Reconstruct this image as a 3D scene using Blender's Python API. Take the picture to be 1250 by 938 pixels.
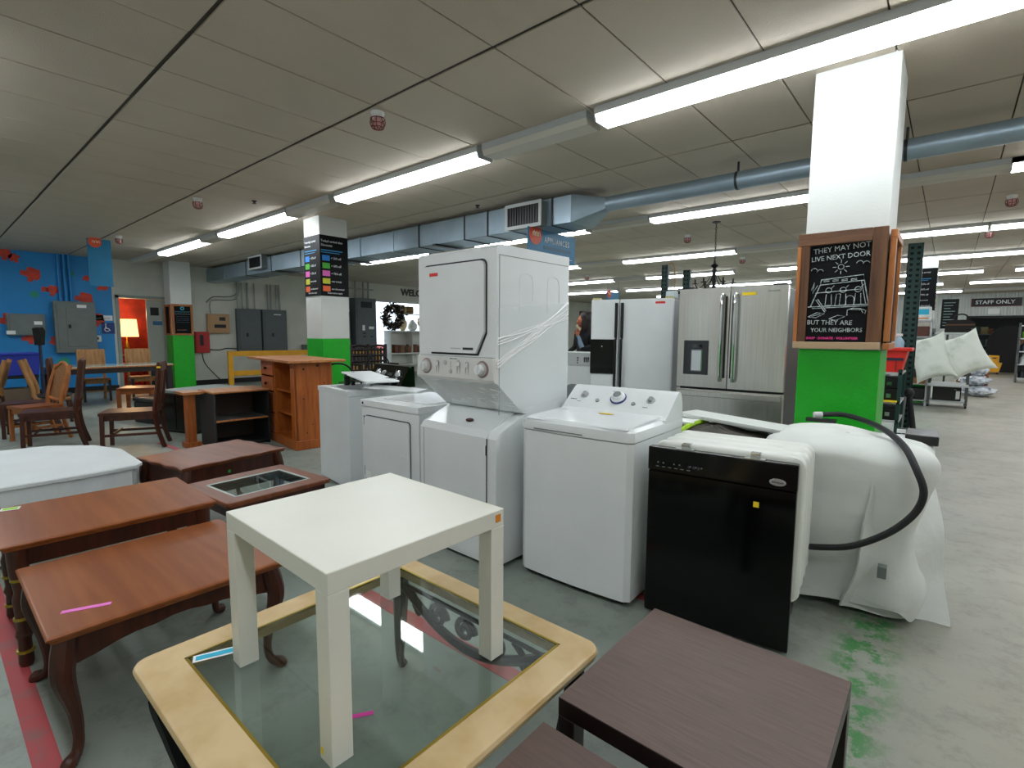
import bpy, bmesh, math, random
from mathutils import Matrix, Vector, noise
random.seed(7)
PI = math.pi
for o in list(bpy.data.objects): bpy.data.objects.remove(o)
C = bpy.context.scene
COL = C.collection

# ---------------------------------------------------------------- camera
cam = bpy.data.objects.new('camera', bpy.data.cameras.new('camera'))
COL.objects.link(cam)
cam.data.sensor_width = 36.0
cam.data.lens = 622.0 / 1250 * 36
cam.data.clip_start = 0.02
cam.data.clip_end = 200
RM = [[0.759438, -0.068648, 0.646948], [0.65055, 0.070511, -0.756183], [0.006293, 0.995146, 0.098208]]
cam.matrix_world = Matrix.Translation((0, 0, 1.42)) @ Matrix(RM).to_4x4()
C.camera = cam

# ---------------------------------------------------------------- world and exposure
w = bpy.data.worlds.new('daylight'); C.world = w; w.use_nodes = True
wb = w.node_tree.nodes['Background']
wb.inputs[0].default_value = (0.80, 0.88, 1.0, 1); wb.inputs[1].default_value = 1.6
C.view_settings.view_transform = 'Standard'
C.view_settings.look = 'None'
C.view_settings.exposure = 1.4
C.view_settings.gamma = 1.0
LAMP = 7.0            # strength of the fluorescent lenses

# ---------------------------------------------------------------- materials
def col(h):
    h = h.lstrip('#'); r = [int(h[i:i+2], 16) / 255 for i in (0, 2, 4)]
    return tuple((x / 12.92 if x <= .04045 else ((x + .055) / 1.055) ** 2.4) for x in r) + (1,)

MATS = {}
def P(name, h, rough=.5, metal=0, var=0, scale=8, bump=0, bscale=60, h2=None, stretch=(1, 1, 1), emit=0, alpha=1, trans=0, spec=.5, coat=0, detail=4, lo=.35, hi=.65):
    """procedural principled material: colour h mixed with h2 (or a darker h) by noise, plus fine relief"""
    if name in MATS: return MATS[name]
    m = bpy.data.materials.new(name); m.use_nodes = True
    nt = m.node_tree; b = nt.nodes['Principled BSDF']; L = nt.links
    c1 = col(h)
    b.inputs['Base Color'].default_value = c1
    b.inputs['Roughness'].default_value = rough
    b.inputs['Metallic'].default_value = metal
    b.inputs['Specular IOR Level'].default_value = spec
    b.inputs['Coat Weight'].default_value = coat
    b.inputs['Coat Roughness'].default_value = .15
    if alpha < 1: b.inputs['Alpha'].default_value = alpha
    if trans: b.inputs['Transmission Weight'].default_value = trans
    if emit:
        b.inputs['Emission Color'].default_value = c1; b.inputs['Emission Strength'].default_value = emit
    tc = None
    def coords():
        nonlocal tc
        if tc is None:
            t = nt.nodes.new('ShaderNodeTexCoord'); mp = nt.nodes.new('ShaderNodeMapping')
            mp.inputs['Scale'].default_value = stretch
            L.new(t.outputs['Object'], mp.inputs['Vector']); tc = mp.outputs['Vector']
        return tc
    if var or h2:
        n = nt.nodes.new('ShaderNodeTexNoise'); n.inputs['Scale'].default_value = scale; n.inputs['Detail'].default_value = detail
        L.new(coords(), n.inputs['Vector'])
        r = nt.nodes.new('ShaderNodeValToRGB')
        c2 = col(h2) if h2 else tuple(x * (1 - var) for x in c1[:3]) + (1,)
        r.color_ramp.elements[0].position = lo; r.color_ramp.elements[1].position = hi
        r.color_ramp.elements[0].color = c2; r.color_ramp.elements[1].color = c1
        L.new(n.outputs['Fac'], r.inputs['Fac']); L.new(r.outputs['Color'], b.inputs['Base Color'])
    if bump:
        n2 = nt.nodes.new('ShaderNodeTexNoise'); n2.inputs['Scale'].default_value = bscale; n2.inputs['Detail'].default_value = 3
        L.new(coords(), n2.inputs['Vector'])
        bp = nt.nodes.new('ShaderNodeBump'); bp.inputs['Strength'].default_value = bump; bp.inputs['Distance'].default_value = .01
        L.new(n2.outputs['Fac'], bp.inputs['Height']); L.new(bp.outputs['Normal'], b.inputs['Normal'])
    MATS[name] = m
    return m

def wood(name, h, h2, rough=.35, stretch=(1, 12, 12), scale=2.5, coat=0, **k):
    return P(name, h, rough, h2=h2, scale=scale, stretch=stretch, coat=coat, detail=6, lo=.3, hi=.7, **k)

def floor_mat():
    m = bpy.data.materials.new('concrete'); m.use_nodes = True; nt = m.node_tree; L = nt.links
    b = nt.nodes['Principled BSDF']
    geo = nt.nodes.new('ShaderNodeNewGeometry')
    def nz(s, d=6, rough=.6):
        n = nt.nodes.new('ShaderNodeTexNoise'); n.inputs['Scale'].default_value = s; n.inputs['Detail'].default_value = d
        n.inputs['Roughness'].default_value = rough
        L.new(geo.outputs['Position'], n.inputs['Vector']); return n.outputs['Fac']
    def ramp(f, p0, c0, p1, c1):
        r = nt.nodes.new('ShaderNodeValToRGB'); e = r.color_ramp.elements
        e[0].position = p0; e[0].color = c0; e[1].position = p1; e[1].color = c1
        L.new(f, r.inputs['Fac']); return r.outputs['Color']
    def mix(f, a, bb, mode='MIX'):
        x = nt.nodes.new('ShaderNodeMix'); x.data_type = 'RGBA'; x.blend_type = mode
        if isinstance(f, float): x.inputs[0].default_value = f
        else: L.new(f, x.inputs[0])
        L.new(a, x.inputs[6]); L.new(bb, x.inputs[7]); return x.outputs[2]
    a = ramp(nz(.9), .35, col('#808a82'), .65, col('#9aa299'))
    bgc = ramp(nz(1.4), .35, col('#8f897a'), .68, col('#a29a8a'))
    # the open aisle is bare beige concrete, the selling floor on the left is painted grey green
    sep = nt.nodes.new('ShaderNodeSeparateXYZ'); L.new(geo.outputs['Position'], sep.inputs[0])
    ad = nt.nodes.new('ShaderNodeMath'); ad.operation = 'MULTIPLY_ADD'; ad.inputs[1].default_value = .9
    L.new(nz(1.1), ad.inputs[0]); L.new(sep.outputs['X'], ad.inputs[2])
    mr = nt.nodes.new('ShaderNodeMapRange'); mr.inputs[1].default_value = -.3; mr.inputs[2].default_value = 1.0
    L.new(ad.outputs[0], mr.inputs[0])
    base = mix(mr.outputs[0], a, bgc)
    dirt = ramp(nz(5, 10, .8), .30, (.12, .13, .11, 1), .50, (1, 1, 1, 1))
    base = mix(.45, base, dirt, 'MULTIPLY')
    # worn green paint strip along the column line
    ab = nt.nodes.new('ShaderNodeMath'); ab.operation = 'SUBTRACT'; L.new(sep.outputs['X'], ab.inputs[0]); ab.inputs[1].default_value = -.2
    ab2 = nt.nodes.new('ShaderNodeMath'); ab2.operation = 'ABSOLUTE'; L.new(ab.outputs[0], ab2.inputs[0])
    m1 = nt.nodes.new('ShaderNodeMapRange'); m1.inputs[1].default_value = .16; m1.inputs[2].default_value = .05; L.new(ab2.outputs[0], m1.inputs[0])
    yl = nt.nodes.new('ShaderNodeMapRange'); yl.inputs[1].default_value = 12; yl.inputs[2].default_value = 3.2; L.new(sep.outputs['Y'], yl.inputs[0])
    wear = ramp(nz(9, 8, .8), .47, (0, 0, 0, 1), .56, (1, 1, 1, 1))
    mu = nt.nodes.new('ShaderNodeMath'); mu.operation = 'MULTIPLY'; L.new(m1.outputs[0], mu.inputs[0]); L.new(wear, mu.inputs[1])
    mu2 = nt.nodes.new('ShaderNodeMath'); mu2.operation = 'MULTIPLY'; L.new(mu.outputs[0], mu2.inputs[0]); L.new(yl.outputs[0], mu2.inputs[1])
    g = nt.nodes.new('ShaderNodeRGB'); g.outputs[0].default_value = col('#3f7f44')
    base = mix(mu2.outputs[0], base, g.outputs[0])
    L.new(base, b.inputs['Base Color'])
    rr = nt.nodes.new('ShaderNodeMapRange'); rr.inputs[3].default_value = .32; rr.inputs[4].default_value = .6
    L.new(nz(3), rr.inputs[0]); L.new(rr.outputs[0], b.inputs['Roughness'])
    bp = nt.nodes.new('ShaderNodeBump'); bp.inputs['Strength'].default_value = .15; bp.inputs['Distance'].default_value = .01
    L.new(nz(25), bp.inputs['Height']); L.new(bp.outputs['Normal'], b.inputs['Normal'])
    return m

white_en = P('white_enamel', '#e9edee', .22, var=.05, scale=3)
white_lam = P('white_laminate', '#e6e6da', .38, var=.03, scale=5)
white_paint = P('white_paint', '#d9dcd8', .6, var=.06, scale=2, bump=.1)
wall_white = P('wall_white', '#cfd1c6', .7, var=.12, scale=1.5, bump=.2, bscale=30)
green_paint = P('green_paint', '#08b016', .4, var=.12, scale=6, bump=.35, bscale=45)
blue_paint = P('blue_paint', '#1789cf', .5, var=.12, scale=1.3, bump=.15)
black = P('black_plastic', '#0c0d0e', .35)
black_gl = P('black_gloss', '#050606', .12, spec=.35)
dark = P('dark_rubber', '#15171a', .6)
grey = P('grey_plastic', '#7d8385', .5)
lgrey = P('light_grey', '#b8bcbc', .45)
panel_grey = P('panel_grey', '#6f7875', .45, var=.12, scale=5)
steel = P('brushed_steel', '#d2d0ca', .26, .9, var=.12, scale=3, stretch=(30, 30, .6))
steel_dk = P('dark_steel', '#46484a', .35, .8)
galv = P('galvanised_sheet', '#9fb2bf', .38, .55, var=.15, scale=3)
chrome = P('chrome', '#d8dadc', .12, 1)
tile_m = P('tile_fibre', '#c0b5a4', .85, var=.10, scale=1.2, bump=.4, bscale=140)
grid_m = P('tile_joint', '#4f4a42', .8)
cherry = wood('cherry_wood', '#8a4c2a', '#6b3619', .38, scale=1.6, spec=.45)
brown = wood('brown_varnish', '#96562a', '#7d4119', .42, scale=1.6, spec=.4)
walnut = wood('walnut_varnish', '#522411', '#331308', .4, stretch=(10, 10, 1))
espresso = wood('espresso_veneer', '#6b554d', '#594740', .5, stretch=(2, 30, 30), scale=4)
espresso_dk = P('espresso_edge', '#1d1110', .35)
pine = wood('pine_wood', '#bb6628', '#944a1a', .4, stretch=(14, 14, 1.2))
pine_top = wood('pine_top', '#c98a52', '#a8622f', .4, stretch=(1.5, 14, 14))
reclaimed = wood('reclaimed_wood', '#7a5233', '#4b2f1d', .7, stretch=(12, 12, 1), bump=.4)
reclaimed_h = wood('reclaimed_wood_rail', '#7a5233', '#4b2f1d', .7, stretch=(1, 12, 12), bump=.4)
orangewood = wood('orange_wood', '#c07a3f', '#8d5026', .55, stretch=(12, 12, 1))
tan = wood('tan_wood', '#b0814c', '#8f6133', .5, stretch=(10, 10, 1))
chalk_bd = P('chalkboard_face', '#0c0d10', .7, var=.4, scale=4, spec=.2)
chalk = P('chalk_white', '#cfd8d6', .9, h2='#8b9898', scale=70)
chalk_pink = P('chalk_pink', '#e0418f', .9)
chalk_cyan = P('chalk_cyan', '#63c6da', .9)
marble = P('cream_stone', '#dcc294', .42, h2='#c9a873', scale=7, lo=.3, hi=.6, spec=.4)
brass = P('brass_edge', '#b49a3c', .3, .8)
iron = P('black_iron', '#141416', .45, .6)
glass = P('table_glass', '#e6f2ec', .02, trans=1, spec=.5)
MATS['table_glass'].node_tree.nodes['Principled BSDF'].inputs['IOR'].default_value = 1.45
film = P('stretch_film', '#eef4f5', .16, alpha=.2, bump=.5, bscale=9, stretch=(1, 1, 3))
film_hi = P('stretch_film_fold', '#ffffff', .25, alpha=.85)
felt = P('white_felt', '#dde1dc', .95, var=.08, scale=5, bump=.35, bscale=14)
cloth_w = P('white_cloth', '#dde3e4', .7, var=.05, scale=4, bump=.3, bscale=18)
blanket = P('grey_blanket', '#56524c', .95, var=.3, scale=12, bump=.6, bscale=30)
red_m = P('red_plastic', '#e02a1e', .45)
yel = P('yellow_plastic', '#e3a41c', .45, var=.1)
yel_st = P('yellow_sticker', '#f2d21a', .6)
orange_st = P('orange_sticker', '#e08a1e', .6)
pink_st = P('pink_sticker', '#ee7ad2', .6)
pink2_st = P('magenta_sticker', '#e03aa8', .6)
cyan_st = P('cyan_sticker', '#29b6d8', .6)
white_st = P('paper_white', '#eef0ee', .7)
lime_st = P('lime_sticker', '#8fd61e', .6)
red_st = P('red_sticker', '#e0362c', .6)
green_st = P('green_sticker', '#25a548', .6)
ink = P('printed_ink', '#22262a', .7)
ink_lt = P('light_ink', '#dfe4e6', .7)
red_tape = P('red_floor_tape', '#b0464a', .6, h2='#8a5a58', scale=10, lo=.25, hi=.5)
cardboard = P('cardboard', '#b07a4c', .8, var=.15)
lens_on = P('lamp_lens_lit', '#f4faff', .4, emit=LAMP)
lens_off = P('lamp_lens_off', '#c9c4b8', .35)
blk_cloth = P('black_cloth', '#101012', .9)

# ---------------------------------------------------------------- mesh helpers
class M:
    def __init__(s, T=None): s.bm = bmesh.new(); s.T = T or Matrix()
    def _add(s, vs, T=None):
        t = s.T @ T if T is not None else s.T
        if t != Matrix():
            for v in vs: v.co = t @ v.co
    def box(s, x0, y0, z0, x1, y1, z1, bev=0, T=None, seg=1):
        m = Matrix.Translation(((x0+x1)/2, (y0+y1)/2, (z0+z1)/2)) @ Matrix.Diagonal((abs(x1-x0), abs(y1-y0), abs(z1-z0), 1))
        r = bmesh.ops.create_cube(s.bm, size=1, matrix=m); vs = r['verts']
        if bev:
            es = list({e for v in vs for e in v.link_edges})
            rr = bmesh.ops.bevel(s.bm, geom=es, offset=bev, segments=seg, profile=.5, affect='EDGES')
            vs = list({v for v in rr['verts']} | {v for f in rr['faces'] for v in f.verts} | {v for v in vs if v.is_valid})
        s._add(vs, T); return s
    def cyl(s, a, b, r0, r1=None, n=12, cap=True, T=None):
        a = Vector(a); b = Vector(b); r1 = r0 if r1 is None else r1
        d = b - a; q = d.to_track_quat('Z', 'Y').to_matrix().to_4x4()
        m = Matrix.Translation((a + b) / 2) @ q
        r = bmesh.ops.create_cone(s.bm, cap_ends=cap, segments=n, radius1=max(r0, 1e-5), radius2=max(r1, 1e-5), depth=d.length, matrix=m)
        s._add(r['verts'], T); return s
    def prism(s, poly, ax, a, b, T=None):
        def mk(p, t):
            if ax == 'x': return (t, p[0], p[1])
            if ax == 'y': return (p[0], t, p[1])
            return (p[0], p[1], t)
        v0 = [s.bm.verts.new(mk(p, a)) for p in poly]; v1 = [s.bm.verts.new(mk(p, b)) for p in poly]
        n = len(poly)
        fs = [s.bm.faces.new(v0), s.bm.faces.new(v1[::-1])]
        for i in range(n): fs.append(s.bm.faces.new((v0[i], v1[i], v1[(i+1) % n], v0[(i+1) % n])))
        bmesh.ops.recalc_face_normals(s.bm, faces=fs)
        s._add(v0 + v1, T); return s
    def lathe(s, prof, c=(0, 0), n=16, T=None):
        rings = []
        for r, z in prof:
            rings.append([s.bm.verts.new((c[0] + r * math.cos(2*PI*i/n), c[1] + r * math.sin(2*PI*i/n), z)) for i in range(n)])
        for a, b in zip(rings, rings[1:]):
            for i in range(n): s.bm.faces.new((a[i], a[(i+1) % n], b[(i+1) % n], b[i]))
        s.bm.faces.new(rings[0][::-1]); s.bm.faces.new(rings[-1])
        s._add([v for r in rings for v in r], T); return s
    def tube(s, pts, r, n=8, T=None, smooth=0):
        pts = [Vector(p) for p in pts]
        if smooth: pts = catmull(pts, smooth)
        if not hasattr(r, '__len__'): r = [r] * len(pts)
        elif len(r) != len(pts):
            k = len(r) - 1; r = [r[min(int(i/(len(pts)-1)*k), k-1)] * (1 - (i/(len(pts)-1)*k - min(int(i/(len(pts)-1)*k), k-1))) + r[min(int(i/(len(pts)-1)*k), k-1)+1] * (i/(len(pts)-1)*k - min(int(i/(len(pts)-1)*k), k-1)) for i in range(len(pts))]
        rings = []; up = None
        for i, p in enumerate(pts):
            d = (pts[min(i+1, len(pts)-1)] - pts[max(i-1, 0)]).normalized()
            if up is None: up = Vector((0, 0, 1)) if abs(d.z) < .9 else Vector((0, 1, 0))
            x = d.cross(up)
            if x.length < 1e-4: x = d.orthogonal()
            x.normalize(); y = x.cross(d).normalized(); up = y
            rings.append([s.bm.verts.new(p + x * (r[i] * math.cos(2*PI*k/n)) + y * (r[i] * math.sin(2*PI*k/n))) for k in range(n)])
        for a, b in zip(rings, rings[1:]):
            for i in range(n): s.bm.faces.new((a[i], a[(i+1) % n], b[(i+1) % n], b[i]))
        s.bm.faces.new(rings[0][::-1]); s.bm.faces.new(rings[-1])
        s._add([v for q in rings for v in q], T); return s
    def grid(s, fn, nu, nv, thick=0, T=None, closed=False):
        g = [[s.bm.verts.new(fn(i/nu, j/nv)) for j in range(nv+1)] for i in range(nu+1)]
        fs = []
        for i in range(nu):
            for j in range(nv): fs.append(s.bm.faces.new((g[i][j], g[i+1][j], g[i+1][j+1], g[i][j+1])))
        vs = [v for q in g for v in q]
        if thick:
            bmesh.ops.recalc_face_normals(s.bm, faces=fs)
            r = bmesh.ops.solidify(s.bm, geom=fs, thickness=thick)
            vs = list({v for f in fs for v in f.verts} | {v for v in r['geom'] if isinstance(v, bmesh.types.BMVert)})
        s._add(vs, T); return s
    def ball(s, c, r, n=12, T=None, sc=(1, 1, 1)):
        m = Matrix.Translation(c) @ Matrix.Diagonal((sc[0], sc[1], sc[2], 1))
        q = bmesh.ops.create_uvsphere(s.bm, u_segments=n, v_segments=max(6, n*2//3), radius=r, matrix=m)
        s._add(q['verts'], T); return s
    def rod(s, a, b, w_, h_=None):
        """square bar from a to b"""
        a = Vector(a); b = Vector(b); h_ = h_ or w_
        d = b - a; q = d.to_track_quat('Z', 'Y').to_matrix().to_4x4()
        m = Matrix.Translation((a + b) / 2) @ q @ Matrix.Diagonal((w_, h_, d.length, 1))
        r = bmesh.ops.create_cube(s.bm, size=1, matrix=m); s._add(r['verts']); return s
    def out(s, name, mat, parent=None, smooth=35, label=None):
        bmesh.ops.recalc_face_normals(s.bm, faces=s.bm.faces[:])
        if smooth:
            a = math.radians(smooth)
            for e in s.bm.edges:
                e.smooth = len(e.link_faces) == 2 and e.calc_face_angle(0) < a
            for f in s.bm.faces: f.smooth = True
        me = bpy.data.meshes.new(name); s.bm.to_mesh(me); s.bm.free()
        if isinstance(mat, (list, tuple)):
            for q in mat: me.materials.append(q)
        else: me.materials.append(mat)
        o = bpy.data.objects.new(name, me); COL.objects.link(o)
        if smooth and len(me.polygons) < 700:
            w_ = o.modifiers.new('weighted', 'WEIGHTED_NORMAL'); w_.keep_sharp = True; w_.weight = 80
        if parent: o.parent = parent
        if label: o['label'] = label
        return o

def catmull(p, k):
    q = [p[0]] + p + [p[-1]]; r = []
    for i in range(1, len(q) - 2):
        for j in range(k):
            t = j / k
            r.append(.5 * ((2*q[i]) + (-q[i-1] + q[i+1]) * t + (2*q[i-1] - 5*q[i] + 4*q[i+1] - q[i+2]) * t*t + (-q[i-1] + 3*q[i] - 3*q[i+1] + q[i+2]) * t**3))
    r.append(p[-1]); return r

def tag(o, label, cat, group=None):
    o['label'] = label; o['category'] = cat
    if group: o['group'] = group
    return o
def T(name, label, cat, loc=(0, 0, 0), rz=0, group=None):
    o = bpy.data.objects.new(name, None); COL.objects.link(o)
    o.location = loc; o.rotation_euler = (0, 0, math.radians(rz)); o.empty_display_size = .1
    return tag(o, label, cat, group)
def struct(o): o['kind'] = 'structure'; return o
def copy_thing(root, loc, rz, label=None):
    r = root.copy(); COL.objects.link(r); r.location = loc; r.rotation_euler = (0, 0, math.radians(rz))
    if label: r['label'] = label
    for c in list(root.children):
        d = c.copy(); COL.objects.link(d); d.parent = r
        for g in c.children:
            e = g.copy(); COL.objects.link(e); e.parent = d
    return r
FRONT = Matrix.Rotation(PI/2, 4, 'X')                       # text that faces -Y
EAST = Matrix.Rotation(PI/2, 4, 'Z') @ FRONT                # text that faces +X
def text(s, size, mat, parent, loc, R=FRONT, name='lettering', align='LEFT', ex=.001, tilt=0, sx=1, bold=0, sp=1):
    cu = bpy.data.curves.new(name, 'FONT'); cu.body = s; cu.size = size; cu.align_x = align; cu.extrude = ex; cu.offset = bold; cu.space_character = sp
    cu.resolution_u = 2
    t = bpy.data.objects.new(name, cu); COL.objects.link(t)
    bpy.context.view_layer.update()
    me = bpy.data.meshes.new_from_object(t.evaluated_get(bpy.context.evaluated_depsgraph_get()))
    bpy.data.objects.remove(t); bpy.data.curves.remove(cu)
    me.name = name; me.materials.clear(); me.materials.append(mat)
    me.transform(Matrix.Translation(loc) @ R @ Matrix.Rotation(tilt, 4, 'Z') @ Matrix.Diagonal((sx, 1, 1, 1)))
    o = bpy.data.objects.new(name, me); COL.objects.link(o)
    if parent: o.parent = parent
    return o
def B(name, mat, parent, *a, bev=0, seg=1, label=None):
    return M().box(*a, bev=bev, seg=seg).out(name, mat, parent, label=label)

# ================================================================ the room
X0, X1, Y0, Y1, H = -15.2, 8.0, -2.4, 27.5, 3.13
fl = struct(M().box(X0-.2, Y0-.2, -.1, X1+.2, Y1+6, 0).out('floor', floor_mat(), smooth=0))
for nm, pts, w_ in (('painted_line', [(-9.5, .17), (-2.05, .185)], .07), ('painted_line', [(-2.9, 1.50), (-1.22, 1.52)], .075), ('painted_line', [(-7.6, 1.95), (-5.0, 2.05)], .07), ('painted_line', [(-1.3, 2.46), (-.95, 2.50)], .07)):
    a, b = Vector(pts[0] + (0,)), Vector(pts[1] + (0,)); d = (b-a).normalized(); n = Vector((-d.y, d.x, 0)) * w_/2
    m = M(); m.prism([(a+n)[:2], (b+n)[:2], (b-n)[:2], (a-n)[:2]], 'z', .0, .0025); m.out(nm, red_tape, fl, smooth=0)

# ceiling: dark joint slab with fibre tiles set proud of it, each tile a piece
ce = struct(M().box(X0-.2, Y0-.2, H+.004, X1+.2, Y1+.2, H+.15).out('ceiling', grid_m, smooth=0))
tm = M().box(-.3005, -.597, -.006, .3005, .597, .006, bev=.003).out('ceiling_tile', tile_m, ce)
tmesh = tm.data; cells = []
cx0, cy0 = -2.19, 2.37
view = Vector((-.647, .756, -.098))
for i in range(-22, 17):
    for j in range(-4, 21):
        x, y = cx0 + .61*(i+.5), cy0 + 1.22*(j+.5)
        if x < X0 - .2 or x > X1 + .2 or y < Y0 - .3 or y > Y1 + .3: continue
        v = Vector((x, y, H-1.42)); f_ = v.dot(view)
        vis = f_ > .3 and abs(v.dot(Vector((.759, .651, .006)))) / f_ < 1.12
        cells.append(((0 if vis else 1000) + v.length, x, y))
cells.sort()
first = True; rest = M()
for k, (d, x, y) in enumerate(cells):
    z = H - .004 + random.uniform(-.0015, .0015)
    if k < 300:
        o = tm if first else tm.copy()
        if not first: COL.objects.link(o)
        first = False; o.location = (x, y, z); o.rotation_euler = (random.uniform(-.002, .002), random.uniform(-.003, .003), 0)
    else: rest.box(x-.3, y-.593, z-.006, x+.3, y+.593, z+.006)
rest.out('ceiling_tiles', tile_m, ce, smooth=0)['kind'] = 'stuff'

# left wall with the doorway and the shop window
wl = M()
wl.box(X0-.2, Y0, 0, X0, 3.12, H)
w_blue = struct(wl.out('wall_left', blue_paint, smooth=0))
wl = M()
DY0, DY1, DZ = 3.24, 4.22, 2.22
wl.box(X0-.2, 3.12, 0, X0, DY0, H); wl.box(X0-.2, DY0, DZ, X0, DY1, H); wl.box(X0-.2, DY1, 0, X0, 10.35, H)
wl.box(X0-.2, 10.35, 2.57, X0, 19.5, H); wl.box(X0-.2, 19.5, 0, X0, Y1, H); wl.box(X0-.2, 10.35, 0, X0, 19.5, .25)
struct(wl.out('wall_left', wall_white, smooth=0))
struct(M().box(X0-.2, Y0-.2, 0, X1+.2, Y0, H).out('wall_near', wall_white, smooth=0))
struct(M().box(X1, Y0, 0, X1+.2, Y1, H).out('wall_right', wall_white, smooth=0))
bb = M(); bb.box(X0, DY1+.1, 0, X0+.015, 10.35, .13); bb.box(X0, Y0, 0, X0+.015, DY0-.1, .13)
struct(bb.out('baseboard_left', black, smooth=0))
# painted leaves on the blue wall
def leaf(y, z, s, rot, mat):
    p = [(-.5, .0), (-.42, .28), (-.18, .22), (-.1, .5), (.22, .42), (.5, .3), (.48, -.2), (.3, -.38), (.16, -.3), (.05, -.5), (-.18, -.42), (-.12, -.18)]
    s *= .66
    q = [(y + s*(a*math.cos(rot) - b*math.sin(rot)), z + s*(a*math.sin(rot) + b*math.cos(rot))) for a, b in p]
    M().prism(q, 'x', X0+.001, X0+.006).out('painted_leaf', mat, w_blue, smooth=0)
leaf_m = P('leaf_orange', '#d8452c', .6, h2='#b63a2a', scale=6); leaf_g = P('leaf_green', '#27957a', .6)
for y, z, s, r in ((1.32, 3.02, .42, .3), (1.5, 2.95, .3, 2.2), (1.72, 2.63, .5, .0), (1.93, 2.32, .2, 1), (2.08, 2.3, .36, 1.5), (2.66, 2.62, .22, .6), (2.93, 2.5, .44, -.35), (2.59, 2.15, .5, .1), (2.78, 1.68, .5, .2), (1.32, 1.62, .55, .2), (1.62, 1.25, .4, .3), (2.02, 1.2, .3, -1)):
    leaf(y, z, s, r, leaf_m)
for y, z, s, r in ((1.75, 2.2, .25, .5), (2.4, 2.7, .22, 1.2), (2.15, .72, .35, 0)): leaf(y, z, s, r, leaf_g)

# doorway: frame, closed leaf, and the lit room behind
dr = struct(M().box(X0-.02, DY0-.07, 0, X0+.03, DY0, DZ+.06).box(X0-.02, DY1, 0, X0+.03, DY1+.07, DZ+.06).box(X0-.02, DY0-.07, DZ, X0+.03, DY1+.07, DZ+.07).out('door_1', P('door_frame_paint', '#8d9a94', .5), smooth=0))
lf = M().box(X0-.10, 3.80, 0, X0-.05, DY1, DZ-.01, bev=.004).out('door_leaf', P('door_leaf_paint', '#a9ada4', .5), dr)
B('door_plate', dark, dr, X0-.05, 3.88, 1.82, X0-.04, 4.06, 2.02)
B('door_plate', P('plate_blue', '#3a6a94', .5), dr, X0-.05, 3.92, 1.58, X0-.04, 4.12, 1.68)
redwall = P('red_wall', '#a82a18', .7, h2='#6e120c', scale=2.2)
br = M(); bx = X0-2.4
br.box(bx-.1, 2.2, 0, bx, 5.4, 2.7); br.box(bx, 2.1, 0, X0-.2, 2.2, 2.7); br.box(bx, 5.4, 0, X0-.2, 5.5, 2.7); br.box(bx-.1, 2.1, 2.6, X0-.2, 5.5, 2.7); br.box(bx-.1, 2.1, -.1, X0-.2, 5.5, 0)
struct(br.out('trim_1', redwall, smooth=0))
lp = T('table_lamp', 'lit table lamp with cream pleated shade in the red room beyond the doorway', 'lamp', (-16.6, 3.66, .78))
M().lathe([(.10, 0), (.11, .03), (.03, .06), (.05, .2), (.03, .34), (.012, .4), (.012, .55)], n=16).out('base', brass, lp)
def pleat(u, v):
    a = 2*PI*u; r = (.23 + .03*(1-v)) * (1 + .02*math.cos(a*24)); return (r*math.cos(a), r*math.sin(a), .5 + .46*v)
M().grid(pleat, 96, 1).out('lamp_shade', P('lamp_shade', '#ffc978', .8, emit=1.1), lp)
lt = bpy.data.lights.new('bulb', 'POINT'); lt.energy = 22; lt.color = (1, .62, .3); lt.shadow_soft_size = .1
lo_ = bpy.data.objects.new('bulb', lt); COL.objects.link(lo_); lo_.parent = lp; lo_.location = (0, 0, 1.1)
st = T('side_table', 'small dark table under the lit lamp in the red room', 'table', (-16.6, 3.66, 0))
B('table_top', walnut, st, -.3, -.3, .74, .3, .3, .78, bev=.005)
for sx in (-1, 1):
    for sy in (-1, 1): B('leg', walnut, st, sx*.27-.02, sy*.27-.02, 0, sx*.27+.02, sy*.27+.02, .74)

# shop window
wn = M()
for y in (10.35, 12.6, 14.9, 17.2, 19.45): wn.box(X0-.12, y, .25, X0-.06, y+.05, 2.57)
wn.box(X0-.12, 10.35, 2.5, X0-.06, 19.5, 2.57); wn.box(X0-.12, 10.35, .25, X0-.06, 19.5, .31)
wd = struct(wn.out('window_1', P('window_frame', '#c9ced0', .4), smooth=0))
wg = P('window_glass', '#f4fafa', .02, trans=1)
for y in (10.4, 12.65, 14.95, 17.25): B('pane', wg, wd, X0-.095, y, .31, X0-.085, y+2.2, 2.5)
# street outside
struct(M().box(-45, 2, -.15, X0-.2, 40, -.05).out('ground_outside', P('pavement', '#b9bcb8', .9, var=.1), smooth=0))
struct(M().box(-30.4, 4, -.1, -30, 36, 2.3).out('wall_outside', P('pale_render', '#dfe4ea', .9, emit=0), smooth=0))
for i, (y, hx, lb) in enumerate(((19.8, '#b8483f', 'red parked car seen through the shop window'), (25.2, '#4a6fb8', 'blue parked car seen through the shop window beyond the wreath'))):
    ct = T('car', lb, 'car', (-25.5, y, 0), 90)
    M().prism([(-2.1, .25), (-2.1, .75), (-1.3, .9), (-.7, 1.4), (.8, 1.4), (1.4, .92), (2.1, .8), (2.15, .25)], 'y', -.8, .8).out('body', P('car_paint_%d' % i, hx, .25, coat=.6), ct)
    M().prism([(-1.15, .93), (-.65, 1.33), (.75, 1.33), (1.2, .95)], 'y', -.81, .81).out('side_window', black_gl, ct)
    for x in (-1.35, 1.35):
        for y_ in (-.82, .62): M().cyl((x, y_, .3), (x, y_+.2, .3), .3, n=20).out('wheel', dark, ct)

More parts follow.
